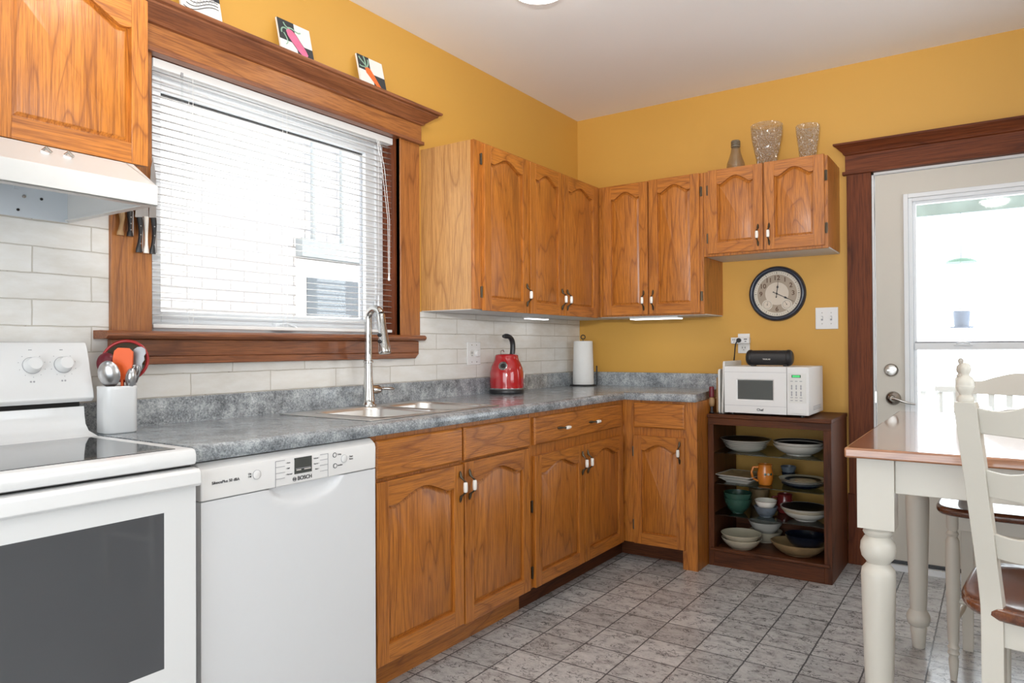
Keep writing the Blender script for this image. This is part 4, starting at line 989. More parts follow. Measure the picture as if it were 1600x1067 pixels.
for h_ in (12, 1, 2, 3, 6, 9, 10, 11):
    a_ = 2*pi*h_/12; text('numeral', str(h_), .036, (kx+.088*math.sin(a_), -.0114, kz+.088*math.cos(a_)), RB, dl, 'dish_brown', bold=.0006)
text('lettering', 'INFINITY', .007, (kx, -.0120, kz+.040), RB, dl) if False else None
for sgn in (-1, 1):
    sx_, sz_ = kx+sgn*.053, kz-.062
    disc(.029, .0011, 'clock_ring', sx_, sz_, 'sub_dial'); disc(.023, .0016, 'clock_light', sx_, sz_, 'sub_dial')
    b_ = MB(); b_.lathe([(.0225, 0), (.0225, .0006), (.0215, .0006), (.0215, 0)], (sx_, -.0126, sz_), 'text_black', axis=YA, seg=32, cap=False)
    b_.tube([(sx_, -.0132, sz_), (sx_-sgn*-.002+(.006 if sgn < 0 else -.013), -.0132, sz_+.018)], .0007, 'text_black', 5); b_.lathe([(.003, 0), (0, .001)], (sx_, -.0128, sz_), 'text_black', axis=YA, seg=8)
    obj('gauge_needle', b_, dl)
def hand(ang, L, w0, nm):
    a_ = math.radians(ang); c0 = Vector((math.sin(a_), 0, math.cos(a_))); s0 = Vector((math.cos(a_), 0, -math.sin(a_))); P0 = Vector((kx, -.016, kz)); b_ = MB()
    pts = [(-.024, 0), (-.022, w0*1.2), (-.012, w0*.5), (0, w0*.7), (L*.40, w0*.6), (L*.48, w0*2.2), (L*.58, w0*1.0), (L*.62, w0*.5), (L, .0003)]
    poly = [P0+c0*l+s0*w_ for l, w_ in pts] + [P0+c0*l-s0*w_ for l, w_ in pts[::-1] if w_ > 0]
    b_.loft([poly, [p+Vector((0, -.0008, 0)) for p in poly]], 'text_black'); obj(nm, b_, ck)
hand(7, .075, .0028, 'hour_hand'); hand(117, .108, .0026, 'minute_hand')
b_ = MB(); b_.lathe([(.005, 0), (.004, .005), (0, .006)], (kx, -.0108, kz), 'text_black', axis=YA, seg=14); obj('hub', b_, ck)

# ------------------------------------------------------------------ under cabinet lights
for (x0, x1, y0, y1, lb) in ((.085, .125, -.80, -.58, 'slim white under-cabinet light above the red kettle side'), (.50, .80, -.36+.08, -.25+.06, 'slim white under-cabinet light below the back wall cabinet')):
    t = thing('cabinet_light', lb, 'light', ((x0+x1)/2, (y0+y1)/2, 1.337), 'under-cabinet strip lights')
    obj('housing', MB().box(x0, x1, y0, y1, 1.326, 1.3365, 'white_plastic'), t, bev=.002); obj('diffuser', MB().box(x0+.003, x1-.003, y0+.005, y1-.005, 1.322, 1.3262, 'strip_emit'), t)

# ------------------------------------------------------------------ microwave shelf
sc_ = thing('shelf_cabinet', 'old dark wooden open shelf cabinet under the microwave, filled with dishes', 'cabinet', (1.33, -.225, 0))
SX0, SX1, SD = 1.030, 1.640, -.451
obj('side_panel', MB().box(SX0, SX0+.018, SD+.02, -.02, 0, .782, 'old_wood_z'), sc_, bev=.001)
obj('side_panel', MB().box(SX1-.018, SX1, SD+.02, -.02, 0, .782, 'old_wood_z'), sc_, bev=.001)
obj('top', MB().box(SX0-.004, SX1+.003, SD-.006, -.018, .782, .802, 'old_wood_x'), sc_, bev=.003)
b_ = MB(); b_.box(SX0, SX0+.030, SD, SD+.02, 0, .746, 'old_wood_z').box(SX1-.036, SX1, SD, SD+.02, 0, .746, 'old_wood_z').box(SX0, SX1, SD, SD+.02, .746, .782, 'old_wood_x').box(SX0+.03, SX1-.036, SD, SD+.02, 0, .080, 'old_wood_x')
obj('face_frame', b_, sc_, bev=.0015)
b_ = MB(); b_.box(SX0+.018, SX1-.018, SD+.02, -.02, .060, .082, 'old_wood_x'); b_.box(SX0+.012, SX1-.008, SD-.012, SD+.022, .081, .097, 'old_wood_x'); obj('bottom_board', b_, sc_, bev=.004)
for z in (.597, .433, .269):
    obj('glass_shelf', MB().box(SX0+.019, SX1-.019, SD+.022, -.025, z-.0045, z, 'shelf_glass'), sc_)
b_ = MB(); b_.box(SX0+.02, SX1-.02, -.030, -.022, .082, .27, 'old_wood_x'); obj('back_board', b_, sc_)

# dishes ------------------------------------------------------------
def dish(name, prof, c, mat, label, cat, group='dishes on the open shelves', seg=40, inner=None, rimmat=None, sx=1, sy=1, ip=None):
    t = thing(name, label, cat, c, group)
    b_ = MB(); b_.lathe(prof, c, mat, seg=seg, sx=sx, sy=sy); obj('body', b_, t, smooth=50)
    if inner: b_ = MB(); b_.lathe(inner[0], c, inner[1], seg=seg, sx=sx, sy=sy, cap=False); obj('glaze', b_, t, smooth=50)
    return t
def platep(r, h): return [(r*.62, 0), (r*.68, .002), (r*.88, h*.55), (r, h*.95), (r+.001, h), (r-.003, h), (r*.80, h*.62), (r*.60, .005), (0, .0045)]
def bowlp(r, h, f=.45): return [(r*f, 0), (r*f, .004), (r*(f+.12), .008), (r*.80, h*.42), (r*.95, h*.78), (r, h), (r-.003, h+.001), (r*.94-.003, h*.78), (r*.77, h*.46), (r*.4, .014), (0, .012)]
S1, S2, S3, S4 = .5972, .4332, .2692, .0822
# top left: stack of pale plates with dark one on top
yy = -.285
for k in range(4): dish('dinner_plate', platep(.105+.006*k, .022), (1.182, yy, S1+.0105*k), 'dish_white', ['lowest white plate of the stack at the top left of the shelf cabinet', 'second white plate from the bottom of the top left stack', 'third white plate from the bottom of the top left stack', 'white rimmed plate just below the dark plate, top left stack'][k], 'plate', 'plates on the top shelf')
dish('dinner_plate', platep(.132, .022), (1.182, yy, S1+.043), 'dish_white', 'dark brown plate with pale rim topping the left stack', 'plate', 'plates on the top shelf', inner=([(.126, .0215), (.12, .0195), (.09, .0135), (.07, .0062), (0, .0058), (0, .0055), (.07, .0056), (.1, .013)], 'dish_dark'))
dish('serving_bowl', bowlp(.126, .050, .5), (1.452, -.275, S1), 'dish_white', 'lower white oval serving bowl, top right of the shelf cabinet', 'bowl')
dish('serving_bowl', bowlp(.128, .046, .5), (1.452, -.275, S1+.021), 'dish_white', 'upper white serving bowl with dark inside, top right', 'bowl', inner=([(.122, .0465), (.118, .036), (.097, .022), (.052, .0150), (0, .0132), (0, .0128), (.051, .0146), (.1, .021)], 'dish_dark'))
# second shelf
def tray(cx, cy, z, wd, dp, h, m, label, inner=None, rot=.0):
    t = thing('square_dish', label, 'dish', (cx, cy, z), 'dishes on the open shelves'); b_ = MB(); lp = []
    Rr = Matrix.Rotation(rot, 3, 'Z')
    for i, zz in ((.03, 0), (.028, .004), (.0, h), (.0, h+.002), (.006, h+.001), (.030, .006)):
        lp.append([Rr @ Vector((u, w_, 0)) + Vector((cx, cy, z+zz)) for u, w_ in rrect(-wd/2+i, wd/2-i, -dp/2+i, dp/2-i, .012, 3)])
    b_.loft(lp, m); obj('body', b_, t, smooth=40)
    if inner: b_ = MB(); b_.loft([[Rr @ Vector((u, w_, 0)) + Vector((cx, cy, z+zz)) for u, w_ in rrect(-wd/2+i, wd/2-i, -dp/2+i, dp/2-i, .012, 3)] for i, zz in ((.0075, h+.0005), (.0295, .0070))], inner, cap0=False); obj('glaze', b_, t)
    return t
tray(1.165, -.305, S2, .185, .20, .024, 'dish_white', 'lower white square dish on the second shelf', rot=-.12)
tray(1.160, -.305, S2+.020, .20, .215, .020, 'dish_white', 'upper white square dish with a tan patterned inside, second shelf left', 'dish_tan', rot=-.12)
def mug(c, r, h, m, label, name='mug', hang=200, belly=1.06):
    t = thing(name, label, 'mug', c, 'mugs and cups on the open shelves'); b_ = MB()
    b_.lathe([(r*.8, 0), (r*.9, .005), (r*belly, h*.35), (r*belly, h*.6), (r*.9, h*.85), (r*.95, h), (r*.88, h), (r*.84, h*.85), (r*.9, h*.4), (0, .01)], c, m, seg=28); obj('body', b_, t, smooth=60)
    d = Vector((math.cos(math.radians(hang)), math.sin(math.radians(hang)), 0)); C_ = Vector(c)
    b_ = MB(); b_.tube([C_+d*r*.95+Vector((0, 0, h*.85)), C_+d*(r+.022)+Vector((0, 0, h*.85)), C_+d*(r+.032)+Vector((0, 0, h*.6)), C_+d*(r+.025)+Vector((0, 0, h*.3)), C_+d*r*1.0+Vector((0, 0, h*.18))], .0062, m, 10); obj('handle', b_, t, smooth=60)
    return t
mg = mug((1.296, -.335, S2), .038, .108, 'mug_orange', 'glossy orange pottery mug on the second shelf', hang=205)
b_ = MB()
for k in range(3):
    a_ = math.radians(-75+k*22); p = Vector((1.296, -.335, S2+.060)) + Vector((math.cos(a_), math.sin(a_), 0))*.0405; b_.lathe([(.007, -.002), (.006, .002), (0, .003)], p, 'dish_green' if k != 1 else 'dish_cream', axis=(math.cos(a_), math.sin(a_), 0), seg=10)
obj('leaf_motif', b_, mg)
dish('cup', bowlp(.036, .05, .6), (1.375, -.17, S2), 'dish_navy', 'lower dark blue cup behind the orange mug', 'cup'); dish('cup', bowlp(.040, .045, .6), (1.375, -.17, S2+.036), 'dish_blue', 'upper mottled dark cup behind the orange mug', 'cup')
for k in range(2): dish('side_plate', platep(.100+.004*k, .018), (1.475, -.30, S2+.009*k), 'dish_navy' if k < 1 else 'dish_blue', ['bottom dark blue plate of the second shelf stack', 'slate blue plate in the middle of the second shelf stack'][k], 'plate')
dish('side_plate', platep(.112, .018), (1.475, -.30, S2+.020), 'dish_white', 'white rimmed plate under the patterned plate', 'plate')
dish('side_plate', platep(.116, .016), (1.475, -.30, S2+.030), 'dish_cream', 'cream plate with a dark ring pattern on the right of the second shelf', 'plate',
     inner=([(.088, .0106), (.080, .0086), (.070, .0060), (.064, .0058)], 'dish_dark'))
# third shelf
dish('bowl', bowlp(.072, .078, .42), (1.150, -.330, S3), 'dish_green', 'lower dark green bowl on the third shelf', 'bowl'); dish('bowl', bowlp(.075, .078, .42), (1.150, -.330, S3+.030), 'dish_green', 'upper dark green bowl on the third shelf', 'bowl')
dish('bowl', bowlp(.055, .10, .6), (1.205, -.12, S3), 'dish_tan', 'tan bowl at the back of the third shelf behind the green bowls', 'bowl')
dish('bowl', bowlp(.060, .052, .55), (1.298, -.335, S3), 'dish_blue', 'blue grey textured small bowl beneath the white one', 'bowl')
dish('bowl', bowlp(.056, .050, .5), (1.298, -.335, S3+.034), 'porcelain', 'small white bowl with brown rim line nested on the blue bowl', 'bowl', inner=([(.0545, .0465), (.0558, .0470), (.0562, .0495), (.0545, .0495)], 'dish_brown'))
mug((1.362, -.20, S3), .042, .10, 'mug_red', 'dark red pottery mug at the back of the third shelf', hang=215)
dish('serving_bowl', bowlp(.108, .042, .5), (1.487, -.30, S3), 'dish_white', 'lower white low bowl on the third shelf right', 'bowl')
dish('serving_bowl', bowlp(.116, .036, .5), (1.482, -.30, S3+.020), 'dish_cream', 'cream low bowl in the middle of the right third shelf stack', 'bowl')
dish('serving_bowl', platep(.118, .030), (1.482, -.30, S3+.036), 'dish_white', 'top low bowl with a dark glazed patch inside, third shelf right', 'bowl', inner=([(.110, .0295), (.106, .0275), (.088, .0178), (.070, .0075), (0, .0070), (0, .0066), (.070, .0070), (.1, .016)], 'dish_dark'))
# bottom
dish('pie_dish', bowlp(.104, .052, .55), (1.166, -.325, S4+.0), 'dish_cream', 'lower cream pottery bowl on the bottom board, left', 'bowl'); dish('pie_dish', bowlp(.106, .046, .6), (1.166, -.325, S4+.032), 'dish_cream', 'upper cream pottery bowl with brown streaks, bottom left', 'bowl')
dish('pie_dish', bowlp(.090, .06, .55), (1.240, -.125, S4+.052), 'dish_white', 'upper pale bowl at the very back of the bottom board', 'bowl'); dish('pie_dish', bowlp(.088, .06, .55), (1.240, -.125, S4), 'dish_cream', 'lower pale bowl at the very back of the bottom board', 'bowl')
dish('woven_basket', bowlp(.138, .062, .5), (1.448, -.290, S4), 'dish_tan', 'shallow tan wooden bowl on the bottom board, right', 'bowl', sy=.82)
dish('pottery_bowl', bowlp(.102, .070, .5), (1.478, -.262, S4+.030), 'dish_navy', 'glossy navy blue pottery bowl set in the tan bowl', 'bowl', sy=.9)

# ------------------------------------------------------------------ microwave
mw = thing('microwave', 'white countertop microwave on top of the dark shelf cabinet', 'microwave', (1.325, -.26, .802))
MX0, MX1, MY0, MY1, MZ0, MZ1 = 1.117, 1.537, -.438, -.095, .814, 1.055
obj('housing', MB().box(MX0, MX1, MY0+.02, MY1, MZ0, MZ1, 'white_plastic'), mw, bev=.003)
xd = MX1-.105
b_ = MB(); wx0, wx1, wz0, wz1 = MX0+.068, xd-.068, .885, .985
b_.box(MX0, xd-.001, MY0, MY0+.020, MZ0, wz0-.006, 'white_plastic').box(MX0, xd-.001, MY0, MY0+.020, wz1+.006, MZ1, 'white_plastic').box(MX0, wx0-.006, MY0, MY0+.020, wz0-.006, wz1+.006, 'white_plastic').box(wx1+.006, xd-.001, MY0, MY0+.020, wz0-.006, wz1+.006, 'white_plastic')
md = obj('door', b_, mw)
b_ = MB()   # recessed bevel around the window
o1 = [(wx0-.006, wz0-.006), (wx1+.006, wz0-.006), (wx1+.006, wz1+.006), (wx0-.006, wz1+.006)]; o2 = [(wx0, wz0), (wx1, wz0), (wx1, wz1), (wx0, wz1)]
b_.loft([[Vector((u, MY0, w_)) for u, w_ in o1], [Vector((u, MY0+.005, w_)) for u, w_ in o2]], 'white_plastic', cap0=False, cap1=False); obj('window_bevel', b_, md)
b_ = MB(); b_.box(wx0-.003, wx1+.003, MY0+.006, MY0+.012, wz0-.003, wz1+.003, 'lcd_dark'); obj('window', b_, md)
for za in (1.026, .852): obj('seam', MB().box(MX0+.001, xd-.002, MY0-.0005, MY0+.001, za, za+.0012, 'text_grey'), md)
text('lettering', 'Chef', .017, (1.300, MY0-.0005, .833), RB, md, bold=.0004)
b_ = MB(); b_.box(xd+.001, MX1, MY0, MY0+.02, MZ0, MZ1, 'white_plastic'); mp_ = obj('control_panel', b_, mw, bev=.002)
b_ = MB(); b_.box(xd+.008, MX1-.012, MY0-.0012, MY0, .875, 1.024, 'board_white'); obj('keypad', b_, mp_)
b_ = MB(); b_.box(xd+.024, xd+.068, MY0-.0022, MY0-.001, 1.002, 1.016, 'lcd_dark'); b_.box(xd+.028, xd+.064, MY0-.0026, MY0-.002, 1.004, 1.014, 'lcd_green'); obj('display', b_, mp_)
b_ = MB()
for r_, zz in enumerate((.960, .948, .928, .916)):
    for k in range(3): b_.lathe([(.0065, 0), (.006, .001), (0, .001)], (xd+.024+.022*k, MY0-.0012, zz), 'text_grey', axis=YA, seg=12, sx=.6 if False else 1, sy=.55)
for zz in (.984, .902, .888):
    for k in range(3): b_.box(xd+.018+.022*k, xd+.030+.022*k, MY0-.0018, MY0-.0012, zz-.002, zz+.002, 'text_grey')
obj('keys', b_, mp_)
b_ = MB(); b_.box(xd+.014, MX1-.012, MY0-.003, MY0, .822, .850, 'white_plastic'); obj('door_button', b_, mp_, bev=.002)
b_ = MB()
for x in (MX0+.03, MX1-.04):
    for y in (MY0+.04, MY1-.04): b_.lathe([(.012, 0), (.012, .012)], (x, y, .802), 'black_plastic', seg=12)
obj('foot', b_, mw)
b_ = MB()
for k in range(3): b_.box(MX1-.0005, MX1+.0008, MY0+.10, MY1-.06, .835+.008*k, .838+.008*k, 'text_grey')
obj('side_vents', b_, mw)
# boards left of the microwave
b_ = MB(); b_.prism(rrect(-.425, -.125, .8025, 1.082, .012, 4), lambda u, w_, d: Vector((d+(.010 if w_ > 1.0 else 0), u, w_)), 1.094, 1.105, 'board_white')
tag(obj('cutting_board', b_, origin=(1.10, -.27, .803), bev=.003), 'tall white plastic cutting board standing against the left side of the microwave', 'cutting board', 'boards beside the microwave')
b_ = MB(); b_.prism(rrect(-.420, -.17, .8025, 1.040, .016, 4), lambda u, w_, d: Vector((d, u, w_)), 1.076, 1.087, 'board_white')
tag(obj('cutting_board', b_, origin=(1.08, -.27, .803), bev=.003), 'shorter white tray standing left of the tall cutting board', 'cutting board', 'boards beside the microwave')
b_ = MB(); b_.prism(rrect(-.405, -.20, .8025, .995, .010, 4), lambda u, w_, d: Vector((d, u, w_)), 1.062, 1.071, 'board_wood')
tag(obj('cutting_board', b_, origin=(1.065, -.27, .803), bev=.002), 'thin brown wooden board, leftmost of the boards beside the microwave', 'cutting board', 'boards beside the microwave')
t = thing('rolling_pin', 'small dark red rolling pin with a light wooden knob beside the boards', 'rolling pin', (1.040, -.415, .803))  # dark red rolling pin standing upright on its handle
b_ = MB(); b_.lathe([(.010, 0), (.012, .004), (.007, .012), (.007, .035)], (1.040, -.415, .803), 'black_plastic', seg=16); obj('foot', b_, t)
b_ = MB(); b_.lathe([(.007, .035), (.013, .042), (.016, .055), (.015, .075), (.010, .085)], (1.040, -.415, .803), 'board_wood', seg=20); obj('knob', b_, t, smooth=60)
b_ = MB(); b_.lathe([(.010, .085), (.0135, .088), (.0135, .138), (.010, .142), (0, .142)], (1.040, -.415, .803), 'dark_red_nylon', seg=20); obj('barrel', b_, t, smooth=40)
# speaker
spx0, spx1, sy_, sz_ = 1.196, 1.432, -.300, 1.0995
t = thing('bluetooth_speaker', 'black cylindrical portable speaker lying on top of the microwave', 'speaker', ((spx0+spx1)/2, sy_, 1.056))
b_ = MB(); b_.lathe([(.036, .022), (.0395, .024), (.0395, .212), (.036, .214)], (spx0, sy_, sz_), 'black_plastic', axis='x', seg=36); bd = obj('body', b_, t, smooth=50)
b_ = MB(); b_.lathe([(0, .002), (.026, 0), (.034, .004), (.041, .012), (.0425, .022), (.041, .028), (.036, .030)], (spx0, sy_, sz_), 'black_metal', axis='x', seg=36); obj('end_cap', b_, t, smooth=50)
b_ = MB(); b_.lathe([(.036, .206), (.041, .208), (.0425, .214), (.041, .224), (.034, .232), (.026, .236), (0, .234)], (spx0, sy_, sz_), 'black_metal', axis='x', seg=36); obj('end_cap', b_, t, smooth=50)
text('lettering', 'TREBLAB', .010, ((spx0+spx1)/2-.006, sy_-.0398, sz_-.008), RB, bd, 'porcelain')
b_ = MB(); 
for x in (spx0+.035, spx1-.035): b_.box(x-.010, x+.010, sy_-.02, sy_+.02, 1.0555, 1.064, 'black_plastic')
obj('foot', b_, t)

# ------------------------------------------------------------------ glassware on the cabinets
def vase(name, prof, c, m, label, extra=None, cat='vase'):
    t = thing(name, label, cat, c); b_ = MB(); b_.lathe(prof, c, m, seg=36, cap=False); obj('body', b_, t, smooth=60)
    if extra: b_ = MB(); b_.lathe(extra[0], c, extra[1], seg=28, cap=True); obj(extra[2], b_, t, smooth=35)
    return t
Z = UZ1+.0005
vase('light_bulb_bottle', [(0, .002), (.034, .0), (.043, .012), (.050, .040), (.048, .062), (.036, .095), (.027, .125), (.023, .150), (.023, .155)], (1.105, -.17, Z), 'bulb_glass', 'smoky glass bottle shaped like a light bulb, on top of the cabinets', cat='bottle',
     extra=([(.0225, .153), (.026, .155), (.026, .163), (.023, .166), (.026, .169), (.026, .174), (.023, .177), (.026, .180), (.026, .186), (.022, .192), (.0, .193)], 'bulb_amber', 'screw_cap'))
vase('glass_vase', [(0, .002), (.052, 0), (.056, .01), (.052, .03), (.057, .07), (.070, .13), (.081, .19), (.084, .245), (.080, .25), (.077, .19), (.066, .13), (.053, .07), (.048, .03), (.045, .012), (0, .012)], (1.275, -.17, Z), 'crackle_glass', 'large crackled glass vase on top of the short cabinet')
vase('glass_vase', [(0, .002), (.038, 0), (.041, .01), (.040, .02), (.047, .09), (.057, .165), (.060, .206), (.056, .21), (.053, .16), (.042, .09), (.035, .02), (0, .012)], (1.487, -.17, Z), 'crackle_glass', 'smaller crackled glass vase right of the large one')

# ------------------------------------------------------------------ door casing and door
b_ = MB(); b_.box(1.650, 1.768, -.022, 0, .37, 2.075, 'dark_trim_z'); b_.box(1.643, 1.772, -.028, 0, 0, .372, 'dark_trim_z'); struct('trim_7', b_, bev=.002, label='left door casing with plinth')
b_ = MB(); b_.box(2.645, 2.765, -.022, 0, .37, 2.075, 'dark_trim_z'); b_.box(2.64, 2.77, -.028, 0, 0, .372, 'dark_trim_z'); struct('trim_8', b_, bev=.002, label='right door casing with plinth')
b_ = MB(); b_.box(1.645, 2.77, -.028, 0, 2.088, 2.180, 'dark_trim_x'); b_.box(1.632, 2.785, -.040, 0, 2.073, 2.089, 'dark_trim_x')
pr = [(.028, 2.176), (.036, 2.180), (.040, 2.190), (.052, 2.202), (.066, 2.216), (.074, 2.222), (.080, 2.226), (.080, 2.236), (0, 2.236), (0, 2.176)]
b_.loft([[Vector((1.645-max(a-.028, 0), -a, z)) for a, z in pr], [Vector((2.77+max(a-.028, 0), -a, z)) for a, z in pr]], 'dark_trim_x'); struct('trim_9', b_, bev=.001, label='door head with crown moulding')
b_ = MB(); b_.box(DX0+.004, DX0+.014, -.004, .12, 0, DZ-.0, 'white_plastic').box(DX1-.014, DX1, -.004, .12, 0, DZ, 'white_plastic').box(DX0+.004, DX1, -.004, .12, DZ-.012, DZ, 'white_plastic'); struct('trim_10', b_, label='white door jamb')
b_ = MB(); b_.box(DX0+.014, DX1-.014, -.03, .12, 0, .030, 'vinyl_white').box(DX0+.014, DX1-.014, -.004, .03, .030, .046, 'black_plastic'); struct('trim_11', b_, label='door threshold')
X0, X1, Y0, Y1 = DX0+.018, DX1-.018, .006, .050; LX0, LX1, LZ0, LZ1 = 1.945, 2.47, .44, 1.905
b_ = MB(); b_.box(X0, LX0, Y0, Y1, .048, DZ-.016, 'door_cream').box(LX1, X1, Y0, Y1, .048, DZ-.016, 'door_cream').box(LX0, LX1, Y0, Y1, .048, LZ0, 'door_cream').box(LX0, LX1, Y0, Y1, LZ1, DZ-.016, 'door_cream')
dr = struct('door_1', b_)
b_ = MB()
for (a, c, ya, yb) in ((.0, .022, -.012, .006), (.022, .040, -.004, .03), (.040, .055, .012, .045)):
    o0, o1, p0, p1 = 1.915+a, 2.50-a, .410+a, 1.940-a; w_ = c-a
    b_.box(o0, o0+w_, ya, yb, p0, p1, 'vinyl_white').box(o1-w_, o1, ya, yb, p0, p1, 'vinyl_white').box(o0+w_, o1-w_, ya, yb, p0, p0+w_, 'vinyl_white').box(o0+w_, o1-w_, ya, yb, p1-w_, p1, 'vinyl_white')
b_.box(1.96, 2.45, .004, .040, 1.138, 1.172, 'vinyl_white').box(1.96, 2.45, .010, .04, 1.172, 1.180, 'text_grey')
obj('window_frame', b_, dr, bev=.002)
b_ = MB(); b_.box(2.13, 2.21, -.006, .006, 1.158, 1.168, 'vinyl_white').tube([(2.14, -.006, 1.168), (2.17, -.010, 1.176), (2.20, -.006, 1.168)], .004, 'vinyl_white'); obj('sash_latch', b_, dr, bev=.002)
obj('glass_pane', MB().box(1.955, 2.455, .026, .029, .45, 1.14, 'window_glass'), dr); obj('glass_pane', MB().box(1.955, 2.455, .033, .036, 1.17, 1.90, 'window_glass'), dr)
b_ = MB(); b_.lathe([(.034, 0), (.034, .006), (.028, .014), (.018, .016), (0, .016)], (1.851, .006, 1.032), 'nickel', axis=YA, seg=28); b_.box(1.835, 1.867, -.026, -.008, 1.027, 1.037, 'nickel'); obj('deadbolt', b_, dr, bev=.001)
b_ = MB(); b_.lathe([(.036, 0), (.036, .006), (.031, .012), (.020, .020), (.013, .024), (.012, .045), (0, .047)], (1.860, .006, .886), 'nickel', axis=YA, seg=28)
b_.tube(bez((1.860, -.036, .886), (1.885, -.046, .888), (1.91, -.048, .866), (1.965, -.044, .862), 10), [.010, .0095, .009, .0085, .008, .0075, .007, .0065, .006, .0055, .005], 'nickel', 12); obj('door_handle', b_, dr, smooth=60)
b_ = MB(); b_.box(DX0+.010, DX0+.020, -.006, .004, .86, .92, 'nickel'); obj('strike_plate', b_, dr)

# ------------------------------------------------------------------ table
TX0, TX1, TY0, TY1, TZ = 1.982, 3.45, -2.185, -.965, .900
tb = thing('dining_table', 'cream farmhouse table with a honey wood top and turned legs by the door', 'table', ((TX0+TX1)/2, (TY0+TY1)/2, 0))
b_ = MB(); n = 8; wd = (TY1-TY0)/n
b_.box(TX0, TX1, TY0, TY1, TZ-.026, TZ, 'table_wood_x')
obj('tabletop', b_, tb, bev=.005, seg=3)
b_ = MB(); az0, az1 = .785, TZ-.026; ix0, ix1, iy0, iy1 = TX0+.025, TX1-.025, TY0+.030, TY1-.02
b_.box(ix0+.085, ix1-.085, iy0+.016, iy0+.036, az0, az1, 'cream_paint').box(ix0+.085, ix1-.085, iy1-.036, iy1-.016, az0, az1, 'cream_paint').box(ix0+.016, ix0+.036, iy0+.085, iy1-.085, az0, az1, 'cream_paint').box(ix1-.036, ix1-.016, iy0+.085, iy1-.085, az0, az1, 'cream_paint')
obj('apron', b_, tb, bev=.002)
LP = [(.020, 0), (.022, .004), (.026, .05), (.029, .075), (.027, .082), (.036, .090), (.041, .108), (.041, .120), (.034, .138), (.028, .146), (.0285, .150), (.031, .20), (.037, .40), (.0405, .540), (.041, .570), (.039, .582), (.030, .593), (.027, .598), (.030, .603), (.039, .614), (.0425, .632), (.041, .650), (.033, .664), (.029, .668), (.033, .672), (.036, .678), (.033, .684), (.038, .690), (.040, .694)]
for lx in (ix0+.0425, ix1-.0425):
    for ly in (iy0+.0425, iy1-.0425):
        b_ = MB(); b_.lathe(LP, (lx, ly, 0), 'cream_paint', seg=32); b_.box(lx-.0425, lx+.0425, ly-.0425, ly+.0425, .692, az1, 'cream_paint'); obj('leg', b_, tb, smooth=35)

